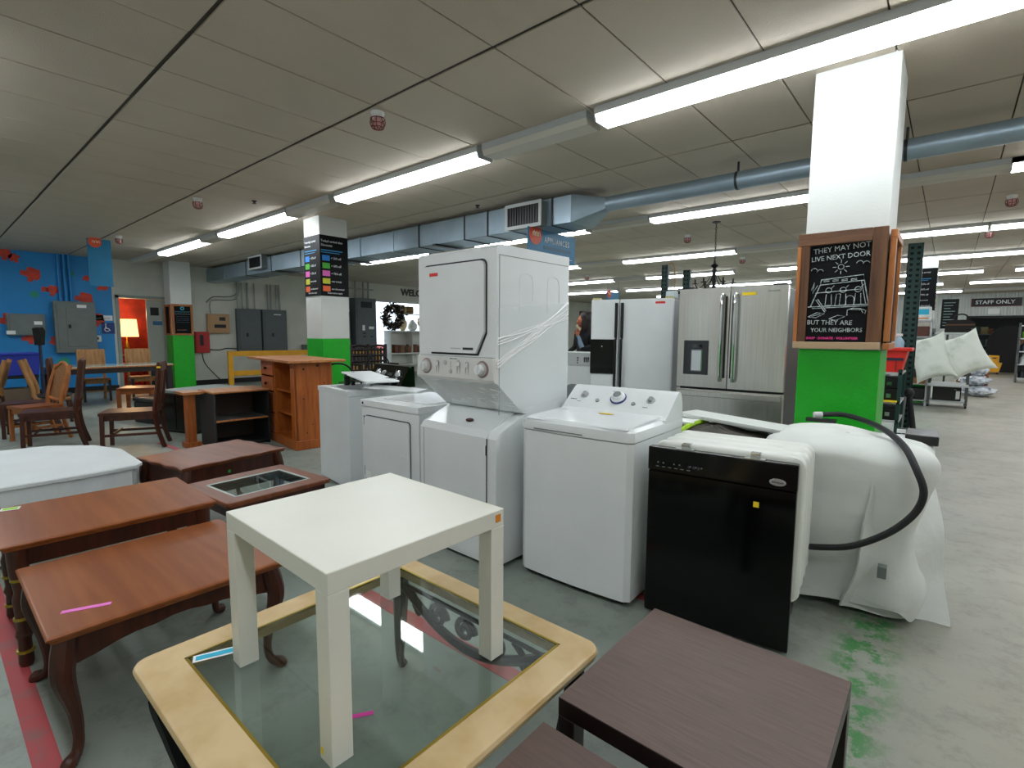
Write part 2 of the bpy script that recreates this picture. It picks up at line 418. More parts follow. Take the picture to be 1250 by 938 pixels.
# far wall of corrugated sheet, with the staff opening
OX0, OX1, OZ = .52, 3.3, 2.16
corr = P('corrugated_sheet', '#d3d8d4', .4, .1, var=.15, scale=1.2)
m = M()
def corru(x0, x1, z0, z1):
    n = int((x1-x0)/.045); pts = [(x0 + (x1-x0)*i/n, Y1 - (.03 if i % 2 else 0) ) for i in range(n+1)]
    v0 = [m.bm.verts.new((a, b, z0)) for a, b in pts]; v1 = [m.bm.verts.new((a, b, z1)) for a, b in pts]
    for i in range(n): m.bm.faces.new((v0[i], v0[i+1], v1[i+1], v1[i]))
corru(-9, OX0, 0, H); corru(OX0, OX1, OZ, H); corru(OX1, X1, 0, H)
struct(m.out('wall_far', corr, smooth=0))
m = M(); m.box(X0, Y1+.02, 0, OX0, Y1+.12, H); m.box(OX1, Y1+.02, 0, X1, Y1+.12, H); m.box(OX0, Y1+.02, OZ, OX1, Y1+.12, H)
struct(m.out('wall_far', wall_white, smooth=0))
m = M(); dk = P('back_room_wall', '#2b2c2c', .9)
m.box(OX0-1, Y1+5, 0, OX1+1, Y1+5.1, 2.8); m.box(OX0-1.1, Y1+.12, 0, OX0-1, Y1+5, 2.8); m.box(OX1+1, Y1+.12, 0, OX1+1.1, Y1+5, 2.8); m.box(OX0-1.1, Y1+.12, 2.7, OX1+1.1, Y1+5.1, 2.8)
struct(m.out('trim_2', dk, smooth=0))
m = M(); m.box(OX0-.08, Y1-.05, 0, OX0, Y1+.12, OZ+.06); m.box(OX1, Y1-.05, 0, OX1+.08, Y1+.12, OZ+.06); m.box(OX0-.08, Y1-.05, OZ, OX1+.08, Y1+.12, OZ+.08)
struct(m.out('door_2', dark, smooth=0))

# columns
def column(x, y, lab):
    c = T('column', lab, 'column', (x, y, 0)); c['kind'] = 'structure'
    del c['category']
    B('shaft', white_paint, c, -.455, 0, 1.33, 0, .455, H+.002, bev=.004)
    B('green_base', green_paint, c, -.458, -.003, 0, .003, .458, 1.33, bev=.006)
    return c
column(-.33, 3.95, 'large white column with green base beside the steel refrigerator')
column(-7.1, 3.95, 'white column with a colour chart of discounts behind the pine cabinet')
column(-14.42, 4.1, 'white column with green base farthest left, by the doorway')
column(-.30, 14.0, 'far white column behind the green rack post')

# ================================================================ ceiling lights
def light_proto(lit):
    t = T('ceiling_light', 'x', 'light')
    B('housing', lgrey, t, -1.22, -.11, -.055, 1.22, .11, 0)
    for k in (0, 1):
        a = -1.21 + 1.215*k
        M().prism([(-.105, -.052), (-.085, -.10), (.085, -.10), (.105, -.052)], 'x', a, a+1.205).out('lens', lens_on if lit else lens_off, t, smooth=0)
    M().prism([(-.11, -.05), (-.088, -.104), (.088, -.104), (.11, -.05)], 'x', -1.222, -1.21).out('end_cap', lgrey, t, smooth=0)
    M().prism([(-.11, -.05), (-.088, -.104), (.088, -.104), (.11, -.05)], 'x', 1.21, 1.222).out('end_cap', lgrey, t, smooth=0)
    return t
lit0 = light_proto(True); off0 = light_proto(False)
u_lit = [0]; u_off = [0]
ORD = ['first', 'second', 'third', 'fourth', 'fifth', 'sixth', 'seventh', 'eighth']
ROWN = ['row behind the camera', 'nearest row', 'second row', 'third row', 'fourth row', 'fifth row', 'sixth row', 'farthest row']
rows = {
 0: (0.0, [(-12.5, 1), (-9.0, 1), (-5.4, 1), (-1.9, 1), (1.6, 1), (4.9, 1)]),
 1: (3.55, [(-11.55, 1), (-8.3, 1), (-4.6, 1), (-.93, 1), (1.52, 1), (5.2, 1)]),
 2: (7.02, [(-9.4, 1), (-5.65, 1), (-2.15, 1), (1.55, 1), (5.2, 1)]),
 3: (10.62, [(-8.15, 1), (-4.52, 1), (-.9, 1), (1.56, 1), (5.2, 1)]),
 4: (14.0, [(-9.1, 1), (-5.6, 1), (-2.35, 1), (.1, 1), (2.55, 1), (6.1, 1)]),
 5: (17.5, [(-10.9, 1), (-8.1, 1), (-5.0, 1), (-.7, 1), (2.3, 1), (6, 1)]),
 6: (21.0, [(-8.5, 1), (-5, 1), (-1.5, 1), (1.55, 1), (5, 1)]),
 7: (24.6, [(-9.5, 1), (-6, 1), (-1.0, 1), (3.3, 1)]),
}
for r, (y, ls) in rows.items():
    for i, (x, lit) in enumerate(ls):
        lb = 'lit fluorescent ceiling light, %s from the left in the %s' % (ORD[i], ROWN[r])
        if u_lit[0] == 0: o = lit0; o.location = (x, y, H-.01); o['label'] = lb
        else: o = copy_thing(lit0, (x, y, H-.01), 0, lb)
        o['group'] = 'lit ceiling lights'; u_lit[0] = 1
# unlit stretches between the lit ones (four foot troughs): one plain trough each
offs = [(1, -2.77, 1.1), (1, -6.5, 1.1), (1, -9.95, .7), (1, -13.9, 2.1), (2, .3, .55-.3), (2, -3.86, .95), (2, -7.5, 1.2), (3, -6.35, 1.2), (3, -2.7, 1.15), (4, -7.4, .9), (2, -.2, 1.4), (5, -2.8, 1.6), (7, 1.15, 1.8)]
for o in list(off0.children): bpy.data.objects.remove(o)
bpy.data.objects.remove(off0)
for r, x, L_ in offs:
    if L_ < .5: continue
    t = T('light_trough', 'unlit white light trough at x %.0f' % x, 'light trough', (x, rows[r][0], H-.01), 0)
    left = [i for i, (a, _) in enumerate(rows[r][1]) if a < x]
    t['label'] = 'unlit pale trough right of the %s light in the %s' % (ORD[len(left)-1], ROWN[r]) if left else 'unlit pale trough left of all lights in the %s' % ROWN[r]
    t['group'] = 'unlit troughs between the ceiling lights'
    B('housing', lgrey, t, -L_/2, -.11, -.055, L_/2, .11, 0)
    M().prism([(-.105, -.052), (-.085, -.10), (.085, -.10), (.105, -.052)], 'x', -L_/2, L_/2).out('lens', lens_off, t, smooth=0)

# ================================================================ duct and pipe
d = T('air_duct', 'grey sheet metal duct with two side vents narrowing to a round pipe', 'duct', (-9, 5.4, 2.74))
xs = [-15.1, -13.9, -12.6, -11.3, -10.0, -8.9, -7.9, -6.95, -6.3, -5.3, -4.85, -4.4, -3.78, -3.5]
for a, b in zip(xs, xs[1:]):
    dz = random.uniform(-.004, .004)
    B('duct_section', galv, d, a+9+.004, -.25+dz, 0, b+9-.004, .25, .32, bev=.004)
for x in xs[1:-1]: B('flange', steel_dk if random.random() < .5 else galv, d, x+9-.012, -.262, -.01, x+9+.012, .262, .33)
def vent(x0, x1, z0, z1):
    f = M(); y0 = -.37
    f.box(x0, y0, z0, x1, -.25, z1)
    v = f.out('vent_box', panel_grey, d, smooth=0)
    r = M(); e = .03
    for a in ((x0-.01, z0-.01, x1+.01, z0+e), (x0-.01, z1-e, x1+.01, z1+.01), (x0-.01, z0+e, x0+e, z1-e), (x1-e, z0+e, x1+.01, z1-e)): r.box(a[0], y0-.015, a[1], a[2], y0, a[3])
    r.out('vent_frame', lgrey, v, smooth=0)
    r = M(); r.box(x0+e, y0-.004, z0+e, x1-e, y0, z1-e); r.out('vent_mouth', black, v, smooth=0)
    r = M()
    n = 12
    for i in range(n):
        xx = x0+e + (x1-x0-2*e)*(i+.5)/n; r.box(xx-.004, y0-.010, z0+e, xx+.004, y0-.004, z1-e)
    r.out('vent_slat', dark, v, smooth=0)
vent(-4.42+9, -3.86+9, .0, .29); vent(-12.15+9, -11.5+9, .08, .36)
# transition and round pipe
m = M(); n = 16; rv = []; sq = []
for k in range(n):
    a = 2*PI*k/n + PI/4
    c_, s_ = math.cos(a), math.sin(a); q = max(abs(c_), abs(s_))
    sq.append(m.bm.verts.new((5.5, .25*c_/q, .16+.16*s_/q))); rv.append(m.bm.verts.new((5.85, .0+.085*c_, .2+.085*s_)))
for k in range(n): m.bm.faces.new((sq[k], sq[(k+1) % n], rv[(k+1) % n], rv[k]))
m.out('reducer', galv, d)
m = M(); m.cyl((5.84, 0, .2), (16.9, 0, .2), .085, n=24); m.out('round_pipe', galv, d)
for x in (7.3, 8.62, 11.0, 13.5):
    m = M(); m.cyl((x-.012, 0, .2), (x+.012, 0, .2), .09, n=24); m.box(x-.01, -.004, .28, x+.01, .004, .38); m.out('pipe_hanger', steel_dk, d)
for x in (-11, -8.4, -5.9): B('duct_strap', steel_dk, d, x+9-.04, -.3, -.03, x+9+.04, .3, -.001)

# ================================================================ alarms and sprinklers
def alarm(x, y, lab, s=1):
    t = T('ceiling_alarm', lab, 'alarm', (x, y, H-.01), 0, 'caged ceiling alarms')
    M().lathe([(.045*s, 0), (.055*s, -.012), (.04*s, -.05*s), (.035*s, -.06*s)][::-1], n=16).out('base', white_paint, t)
    m = M()
    for k in range(8):
        a = 2*PI*k/8; p = []
        for z, r in ((-.055, .052), (-.09, .058), (-.125, .045), (-.14, .01)): p.append((r*s*math.cos(a), r*s*math.sin(a), z*s))
        m.tube(p, .0035*s, 5)
    for z, r in ((-.06, .055), (-.1, .056), (-.125, .045)):
        p = [(r*s*math.cos(2*PI*k/16), r*s*math.sin(2*PI*k/16), z*s) for k in range(17)]; m.tube(p, .0035*s, 5)
    m.out('cage', P('cage_red', '#7a1e28', .4), t)
    M().lathe([(.02*s, -.12*s), (.03*s, -.08*s), (.03*s, -.06*s)], n=10).out('lens', P('alarm_glass', '#d9a0a0', .2), t)
alarm(-3.467, 2.44, 'caged red ceiling alarm nearest the viewer, above the tables')
alarm(-7.41, 2.47, 'small caged ceiling alarm between the nearest one and the blue wall')
alarm(-11.42, 2.5, 'ceiling alarm closest to the blue wall')
alarm(-3.52, 8.69, 'caged ceiling alarm above the steel refrigerator')
alarm(.45, 8.7, 'caged ceiling alarm at the right edge of the picture')
alarm(-3.57, 11.9, 'far ceiling alarm right of the chandelier chain')
alarm(-8.12, 12.8, 'far ceiling alarm beside the edge of the stacked laundry unit')
alarm(.36, 11.2, 'far ceiling alarm under the third row of lights on the right')
for i, (x, y) in enumerate(((-7.0, 3.0), (-4.9, 5.0), (-6.9, 5.6))):
    t = T('sprinkler', ['small sprinkler head on the ceiling left of the colour chart column', 'small sprinkler head on the ceiling in front of the large vent', 'small sprinkler head on the ceiling over the duct'][i], 'sprinkler', (x, y, H-.01), 0, 'sprinkler heads')
    M().lathe([(.012, -.04), (.03, -.035), (.01, -.02), (.035, -.004), (.035, 0)], n=12).out('head', steel_dk, t)

# ================================================================ white side table on the stone topped table
GZ = .47
t = T('coffee_table', 'square cream stone coffee table with glass inset and black iron scroll base', 'table', (-1.735, .335, 0))
def frame_ring(m, a, b, r, z0, z1, inner, bull=True):
    def rr(x0, y0, x1, y1, r, n=6):
        p = []
        for cx_, cy_, a0 in ((x1-r, y1-r, 0), (x0+r, y1-r, 90), (x0+r, y0+r, 180), (x1-r, y0+r, 270)):
            for k in range(n+1):
                q = math.radians(a0 + 90*k/n); p.append((cx_ + r*math.cos(q), cy_ + r*math.sin(q)))
        return p
    o1 = rr(0, 0, a, b, r); i1 = rr(inner[0], inner[1], inner[2], inner[3], .004)
    prof = [(0, z1), (-.006, z1-.004), (-.010, z1-.014), (-.008, (z0+z1)/2-.004), (-.014, z0)]
    cxm, cym = a/2, b/2
    def off(p, d):
        v = Vector((p[0]-cxm, p[1]-cym)); l = v.length; v = v / l * (l + d); return (v.x + cxm, v.y + cym)
    rings = []
    tops = [(-.012, z1), (-.003, z1-.004), (.002, z1-.014), (-.004, z1-.03), (-.02, z0)]
    for d, z in tops: rings.append([m.bm.verts.new(off(p, d) + (z,)) for p in o1])
    it = [m.bm.verts.new(p + (z1,)) for p in i1]; ib = [m.bm.verts.new(p + (z0,)) for p in i1]
    n = len(o1)
    for A, B_ in zip(rings, rings[1:]):
        for k in range(n): m.bm.faces.new((A[k], A[(k+1) % n], B_[(k+1) % n], B_[k]))
    for k in range(n):
        m.bm.faces.new((it[k], it[(k+1) % n], rings[0][(k+1) % n], rings[0][k]))
        m.bm.faces.new((it[k], it[(k+1) % n], ib[(k+1) % n], ib[k]))
        m.bm.faces.new((ib[k], ib[(k+1) % n], rings[-1][(k+1) % n], rings[-1][k]))
m = M(); frame_ring(m, .99, .975, .05, GZ-.042, GZ, (.105, .115, .885, .885))
m.out('stone_frame', marble, t, smooth=30)
m = M()
for a in ((.101, .111, .889, .118), (.101, .882, .889, .889), (.101, .111, .108, .889), (.882, .111, .889, .889)): m.box(a[0], a[1], GZ-.012, a[2], a[3], GZ+.0015)
m.out('brass_trim', brass, t, smooth=0)
B('glass_inset', glass, t, .109, .119, GZ-.009, .881, .881, GZ-.001)
# iron base: four sabre legs with scroll panels between them
legp = []
for sx, sy in ((0, 0), (1, 0), (1, 1), (0, 1)):
    cx_, cy_ = .06 + .87*sx, .06 + .855*sy; dx, dy = (1 if sx else -1), (1 if sy else -1)
    m = M()
    p = [(cx_-.03*dx, cy_-.03*dy, GZ-.042), (cx_-.0*dx, cy_-.0*dy, .36), (cx_-.02*dx, cy_-.02*dy, .22), (cx_-.035*dx, cy_-.035*dy, .1), (cx_+.0*dx, cy_+.0*dy, .02), (cx_+.02*dx, cy_+.02*dy, .0)]
    m.tube(p, [.026, .034, .026, .018, .015, .02], 8, smooth=5)
    m.out('leg', iron, t)
def scroll(m, side):
    def P2(u, z):
        if side == 0: return (.14 + .71*u, .885-.02, z)
        if side == 1: return (.14 + .71*u, .105+.0, z)
        if side == 2: return (.105, .14 + .70*u, z)
        return (.885, .14 + .70*u, z)
    # hanging swag and spirals
    m.tube([P2(u/12, GZ-.055 - .12*math.sin(PI*u/12)**1.0) for u in range(13)], .017, 6)
    m.tube([P2(0, GZ-.05), P2(1, GZ-.05)], .008, 6)
    for c_, d_ in ((.3, 1), (.7, -1), (.5, 1)):
        pts = []
        for k in range(22):
            a = k/21*3.3*PI; r = .052*(1-k/25); pts.append(P2(c_ + d_*r*math.cos(a)/.71, GZ-.105 + r*math.sin(a)*.85))
        m.tube(pts, .011, 6)
    for c_ in (.12, .88):
        m.tube([P2(c_-.06, GZ-.055), P2(c_, GZ-.09), P2(c_+.02, GZ-.14), P2(c_-.02, GZ-.11)], .011, 6, smooth=3)
for s_ in range(2):
    m = M(); scroll(m, s_); m.out('scroll_panel', iron, t)
for z_ in ():
    m = M(); m.tube([(.1, .1, z_), (.5, .5, z_+.02), (.885, .88, z_)], .009, 6); m.tube([(.885, .1, z_), (.5, .5, z_+.035), (.1, .88, z_)], .009, 6); m.out('stretcher', iron, t)
def sticker(name, lab, mat, c, w_, h_, rz=0, cat='sticker', base=None, R=None, thick=.0012):
    """flat sticker lying at c (x,y,z) turned rz; optional larger paper below"""
    Mx = Matrix.Translation(c) @ (R or Matrix()) @ Matrix.Rotation(math.radians(rz), 4, 'Z')
    if base:
        o = M().box(-w_/2-base, -h_/2-base, 0, w_/2+base, h_/2+base, thick*.6, T=Mx).out(name, white_st, smooth=0); tag(o, lab, cat)
        M().box(-w_/2, -h_/2, thick*.6, w_/2, h_/2, thick, T=Mx).out('colour_strip', mat, o, smooth=0)
    else:
        o = M().box(-w_/2, -h_/2, 0, w_/2, h_/2, thick, T=Mx).out(name, mat, smooth=0); tag(o, lab, cat)
    return o
sticker('price_sticker', 'cyan sticker with white border on the glass corner of the stone table', cyan_st, (-1.585, .515, GZ+.0006), .105, .022, 68, base=.007)
o = sticker('price_sticker', 'small magenta sticker lying on the glass of the stone table', pink2_st, (-1.05, .66, GZ+.0006), .055, .013, 58)

# Lack style white table
t = T('side_table', 'glossy white square side table standing on the glass topped table', 'table', (-1.515, .535, GZ+.001), -1)
hT = .916 - GZ
B('table_top', white_lam, t, 0, 0, hT-.05, .558, .55, hT, bev=.0018)
for sx in (0, 1):
    for sy in (0, 1):
        B('leg', white_lam, t, .0+.506*sx, .0+.498*sy, 0, .052+.506*sx, .052+.498*sy, hT-.05, bev=.0015)
B('price_sticker', orange_st, t, .545, -.001, hT-.03, .560, .006, hT-.016) if 0 else None
M().box(.5585, .515, hT-.034, .5595, .535, hT-.012).out('sticker', orange_st, t, smooth=0)
M().box(.511, -.0012, .015, .521, -.0002, .03).out('sticker', yel_st, t, smooth=0)

# brown lamp tables, right foreground
def lack(name, lab, loc, w_, d_, h_, topm, edgem, rz=0, th=.05):
    t = T(name, lab, 'table', loc, rz, None)
    B('edge_band', edgem, t, 0, 0, h_-th, w_, d_, h_-.001, bev=.0015)
    B('table_top', topm, t, .0008, .0008, h_-.0012, w_-.0008, d_-.0008, h_)
    for sx in (0, 1):
        for sy in (0, 1): B('leg', edgem, t, (w_-.05)*sx, (d_-.05)*sy, 0, .05+(w_-.05)*sx, .05+(d_-.05)*sy, h_-th, bev=.0015)
    return t
lack('side_table', 'dark brown square side table in the right foreground before the black dishwasher', (-.715, 1.03, 0), .575, .575, .475, espresso, espresso_dk, 0)
lack('side_table', 'dark brown side table cut by the bottom edge of the picture', (-.725, .43, 0), .55, .55, .43, espresso, espresso_dk, 0)

# ================================================================ brown wooden tables, left foreground
def cabriole(m, x, y, h_, dx, dy, s=1):
    p = [(x, y, h_), (x+.012*dx, y+.012*dy, h_*.86), (x+.018*dx, y+.018*dy, h_*.7), (x-.004*dx, y-.004*dy, h_*.42), (x-.012*dx, y-.012*dy, h_*.2), (x-.004*dx, y-.004*dy, h_*.08), (x+.022*dx, y+.022*dy, .018), (x+.034*dx, y+.034*dy, .0)]
    m.tube(p, [.034*s, .036*s, .033*s, .021*s, .016*s, .016*s, .024*s, .016*s], 10, smooth=4)
def moulded_top(m, w_, d_, h_, th=.03, wav=0):
    """top with stepped moulded edge"""
    steps = [(0.010, 0), (.0, .006), (.0, .012), (.008, .017), (.012, th)]
    rings = []
    def outline(o):
        pts = []
        n = 14
        for k in range(n): u = k/n; pts.append((o + (w_-2*o)*u, o + wav*math.sin(2*PI*u*1.5)**2))
        for k in range(n): u = k/n; pts.append((w_-o - wav*math.sin(2*PI*u*1.5)**2, o + (d_-2*o)*u))
        for k in range(n): u = k/n; pts.append((w_-o - (w_-2*o)*u, d_-o - wav*math.sin(2*PI*u*1.5)**2))
        for k in range(n): u = k/n; pts.append((o + wav*math.sin(2*PI*u*1.5)**2, d_-o - (d_-2*o)*u))
        return pts
    for o, dz in steps: rings.append([m.bm.verts.new((a, b, h_-dz)) for a, b in outline(o)])
    n = len(rings[0])
    for A, B_ in zip(rings, rings[1:]):
        for k in range(n): m.bm.faces.new((A[k], A[(k+1) % n], B_[(k+1) % n], B_[k]))
    m.bm.faces.new(rings[0]); m.bm.faces.new(rings[-1][::-1])
def apron_poly(L_, h0, h1, dip):
    """scalloped apron profile in (u,z)"""
    p = [(0, h1), (L_, h1), (L_, h0-dip)]
    for k in range(9, -1, -1):
        u = k/9; p.append((L_*(.12+.76*u), h0 + (h1-h0)*.35*math.sin(PI*u) - dip*.2*math.cos(6*PI*u)))
    p.append((0, h0-dip)); return p
def cab_table(name, lab, loc, w_, d_, h_, rz=0, topm=brown, legm=walnut, s=1, wav=0, ap=.09):
    t = T(name, lab, 'table', loc, rz)
    m = M(); moulded_top(m, w_, d_, h_, wav=wav); m.out('table_top', topm, t)
    e = .045
    m = M(); m.prism([(a+e, z) for a, z in apron_poly(w_-2*e, h_-.03-ap, h_-.03, .02)], 'y', e, e+.018).out('apron', legm, t, smooth=0)
    m = M(); m.prism([(a+e, z) for a, z in apron_poly(w_-2*e, h_-.03-ap, h_-.03, .02)], 'y', d_-e-.018, d_-e).out('apron', legm, t, smooth=0)
    m = M(); m.prism([(a+e, z) for a, z in apron_poly(d_-2*e, h_-.03-ap, h_-.03, .02)], 'x', e, e+.018).out('apron', legm, t, smooth=0)
    m = M(); m.prism([(a+e, z) for a, z in apron_poly(d_-2*e, h_-.03-ap, h_-.03, .02)], 'x', w_-e-.018, w_-e).out('apron', legm, t, smooth=0)
    for sx, sy in ((0, 0), (1, 0), (1, 1), (0, 1)):
        m = M(); cabriole(m, e+.01+(w_-2*e-.02)*sx, e+.01+(d_-2*e-.02)*sy, h_-.03, 1 if sx else -1, 1 if sy else -1, s); m.out('leg', legm, t)
    return t
cab_table('coffee_table', 'brown wooden table with curved legs and a pink sticker, left foreground', (-2.765, .195, 0), .72, .755, .475)
sticker('price_sticker', 'long pink sticker on the brown curved leg table', pink_st, (-2.185, .318, .4752), .135, .021, 68)
# table behind it with turned gold banded legs
t = T('coffee_table', 'brown wooden table with gold banded legs and a lime sticker at the left edge', 'table', (-3.50, .17, 0), -1)
w_, d_, h_ = .66, .80, .55
m = M(); moulded_top(m, w_, d_, h_); m.out('table_top', brown, t)
for a in ((.05, .04, w_-.05, .06), (.05, d_-.06, w_-.05, d_-.04), (.04, .05, .06, d_-.05), (w_-.06, .05, w_-.04, d_-.05)): B('apron', walnut, t, a[0], a[1], h_-.11, a[2], a[3], h_-.03)
for sx, sy in ((0, 0), (1, 0), (1, 1), (0, 1)):
    x, y = .055+(w_-.11)*sx, .055+(d_-.11)*sy; k = 1 if sx else -1
    L = M().lathe([(.02, 0), (.026, .02), (.022, .12), (.03, .14), (.022, .17), (.03, .3), (.022, .33), (.034, .42), (.038, .52)], (x, y), 12).out('leg', walnut, t)
    for z in (.07, .215, .385): M().cyl((x, y, z-.006), (x, y, z+.006), .031, n=14).out('gold_band', brass, L)
for k in range(7):
    yy = .12 + .56*k/6; B('shelf_slat', walnut, t, .06, yy-.02, .15, w_-.06, yy+.02, .165)
for xx in (.06, w_-.075): B('shelf_rail', walnut, t, xx, .06, .135, xx+.015, d_-.06, .15)
sticker('price_sticker', 'lime green sticker on white paper at the left edge of the gold banded table', lime_st, (-3.44, .245, .5502), .055, .035, 75, base=.008)
# ornate table further back
cab_table('coffee_table', 'brown wooden table with wavy carved edge between white cloth table and bookshelf', (-4.49, .99, 0), .64, .79, .50, 10, topm=cherry, legm=walnut, wav=.018, ap=.16)
sticker('price_sticker', 'small green and blue sticker on the apron of the wavy edged table', green_st, (-3.962, 1.438, .40), .02, .02, 0, R=Matrix.Rotation(math.radians(10), 4, 'Z') @ EAST)
# cherry table with glass
t = T('coffee_table', 'reddish coffee table with clear glass centre behind the white side table', 'table', (-3.70, 1.05, 0), 4.5)
w_, d_, h_ = .62, .68, .435
m = M(); frame_ring(m, w_, d_, .02, h_-.03, h_, (.13, .09, w_-.10, d_-.09)); m.out('frame', cherry, t)
B('glass_panel', glass, t, .131, .091, h_-.010, w_-.101, d_-.091, h_-.002)
m = M()
for a in ((.13, .09, w_-.10, .105), (.13, d_-.105, w_-.10, d_-.09), (.13, .09, .145, d_-.09), (w_-.115, .09, w_-.10, d_-.09)): m.box(a[0], a[1], h_-.0018, a[2], a[3], h_+.0008)
m.out('bevelled_rim', P('glass_bevel', '#dfeee8', .08, spec=.8), t, smooth=0)
for a in ((.03, .03, w_-.03, .05), (.03, d_-.05, w_-.03, d_-.03), (.03, .03, .05, d_-.03), (w_-.05, .03, w_-.03, d_-.03)): B('apron', walnut, t, a[0], a[1], h_-.1, a[2], a[3], h_-.03)
for sx, sy in ((0, 0), (1, 0), (1, 1), (0, 1)):
    B('leg', walnut, t, .03+(w_-.11)*sx, .03+(d_-.11)*sy, 0, .08+(w_-.11)*sx, .08+(d_-.11)*sy, h_-.03, bev=.003)
B('lower_shelf', walnut, t, .06, .06, .12, w_-.06, d_-.06, .135)

# low table under a white cloth
t = T('draped_table', 'low oval table fully draped in a white cloth at the left edge', 'table', (-4.85, .20, 0), 0)
OV = [(.67, .45), (.63, .73), (.55, .79), (-.05, .80), (-.36, .69), (-.60, .44), (-.65, .1), (-.65, -.5), (-.35, -.8), (.35, -.8), (.60, -.5), (.67, .05)]
def outl(k, s): a, b = OV[k % len(OV)]; return (a*s, b*s)
m = M(); nseg = 144
def ovp(u):
    k = u*len(OV); i = int(k) % len(OV); f_ = k - int(k); a = OV[i]; b = OV[(i+1) % len(OV)]
    f_ = f_
    return Vector((a[0]+(b[0]-a[0])*f_, a[1]+(b[1]-a[1])*f_))
rings = []
for s_, z in ((.0, .5), (.5, .5), (.95, .501), (.99, .5), (1.0, .494), (1.0, .475), (.975, .468), (.97, .3), (.98, .15), (.99, .02)):
    r = []
    for k in range(nseg):
        p = ovp(k/nseg); amp = max(0, (.40-z))*.05
        q = p*s_ + p.normalized()*amp*math.sin(k*2*PI/nseg*17 + math.sin(k*.3)); r.append(m.bm.verts.new((q.x, q.y, z)))
    rings.append(r)
for A, B_ in zip(rings[1:], rings[2:]):
    for k in range(nseg): m.bm.faces.new((A[k], A[(k+1) % nseg], B_[(k+1) % nseg], B_[k]))
m.bm.faces.new(rings[1])
for v in rings[0]: m.bm.verts.remove(v)
m.out('cloth', cloth_w, t)
m = M().prism([(a*.94, b*.94) for a, b in OV], 'z', .44, .465); m.out('table_top', walnut, t)
for sx, sy in ((-.4, -.4), (.4, -.4), (.4, .4), (-.4, .4)): B('leg', walnut, t, sx-.025, sy-.025, 0, sx+.025, sy+.025, .44)

# ================================================================ appliances
def knob(m, x, y, z, r, d, Tm=None):
    m.cyl((x, y, z), (x, y-d, z), r, r*.85, n=20, T=Tm)
# ---- stacked laundry unit
t = T('stacked_laundry_unit', 'tall white stacked washer and dryer wrapped in clear film', 'laundry unit', (-2.665, 2.17, 0), -1)
W, D, HH = .70, .70, 1.925
m = M().prism([(.0, .03), (.0, .80), (.03, .835), (.27, .93), (D, .93), (D, .03)], 'x', 0, W); lower = m.out('washer_cabinet', white_en, t, smooth=20)
M().prism([(-.006, .05), (-.006, .802), (.028, .842), (.262, .938), (.255, .93), (.02, .80), (0, .79), (0, .05)], 'x', .045, W-.075).out('washer_front', white_en, lower, smooth=20)
for x in (.0425, W-.0755): B('panel_gap', ink, lower, x, -.0065, .05, x+.003, 0, .80)
B('hinge', dark, lower, W-.079, -.009, .70, W-.073, -.003, .76); B('hinge', dark, lower, W-.079, -.009, .33, W-.073, -.003, .39)
m = M(); sl = math.atan2(.093, .237); Tm = Matrix.Translation((.385, .09, .874)) @ Matrix.Rotation(sl, 4, 'X')
m.lathe([(.030, 0), (.028, .004), (.02, .006)], n=24, T=Tm @ Matrix.Diagonal((1.1, .62, 1, 1))); m.out('badge', P('maker_badge', '#3d1518', .25, coat=.5), lower)
m = M(); m.box(.02, .05, 0, .07, .1, .03); m.box(W-.07, .05, 0, W-.02, .1, .03); m.box(.02, D-.1, 0, .07, D-.05, .03); m.box(W-.07, D-.1, 0, W-.02, D-.05, .03); m.out('foot', dark, lower, smooth=0)
# upper cabinet: side panels, slope
up = M().prism([(.0, 1.135), (.0, HH-.02), (.012, HH-.006), (.03, HH), (D, HH), (D, .93), (.255, .93), (.235, .935)], 'x', .0, W).out('dryer_cabinet', white_en, t, smooth=20)
m = M(); m.box(W-.001, .02, HH-.062, W+.0015, D-.01, HH-.058); m.out('seam', grey, up, smooth=0)
m = M(); m.box(W-.001, .022, .95, W+.0015, .026, HH-.06); m.out('seam', grey, up, smooth=0)
for y in (.20, .47):
    m = M(); m.tube([(W, y, 1.55), (W, y, 1.74), (W, y+.03, 1.775), (W, y+.09, 1.775), (W, y+.12, 1.74), (W, y+.12, 1.62)], .0022, 5, smooth=4); m.out('side_embossing', white_en, up)
# dryer door with cut lower corners
def doorpoly(x0, x1, z0, z1, c_, r):
    p = [(x0+c_*.55, z0), (x1-c_*.55, z0), (x1, z0+c_)]
    for k in range(5): a = PI/2*k/4; p.append((x1-r+r*math.cos(a), z1-r+r*math.sin(a)))
    for k in range(5): a = PI/2+PI/2*k/4; p.append((x0+r+r*math.cos(a), z1-r+r*math.sin(a)))
    p.append((x0, z0+c_)); return p
M().prism(doorpoly(.058, W-.073, 1.290, 1.850, .13, .038), 'y', -.004, .001).out('door_gap', ink, up, smooth=0)
dd = M().prism(doorpoly(.072, W-.082, 1.302, 1.838, .126, .03), 'y', -.02, -.002).out('dryer_door', white_en, up, smooth=20)
B('door_sticker', red_st, up, .135, -.0215, 1.775, .215, -.0202, 1.795)
B('door_badge', lgrey, up, .33, -.0212, 1.325, .42, -.0202, 1.333); B('door_badge', steel_dk, up, .44, -.0212, 1.322, .53, -.0202, 1.336)
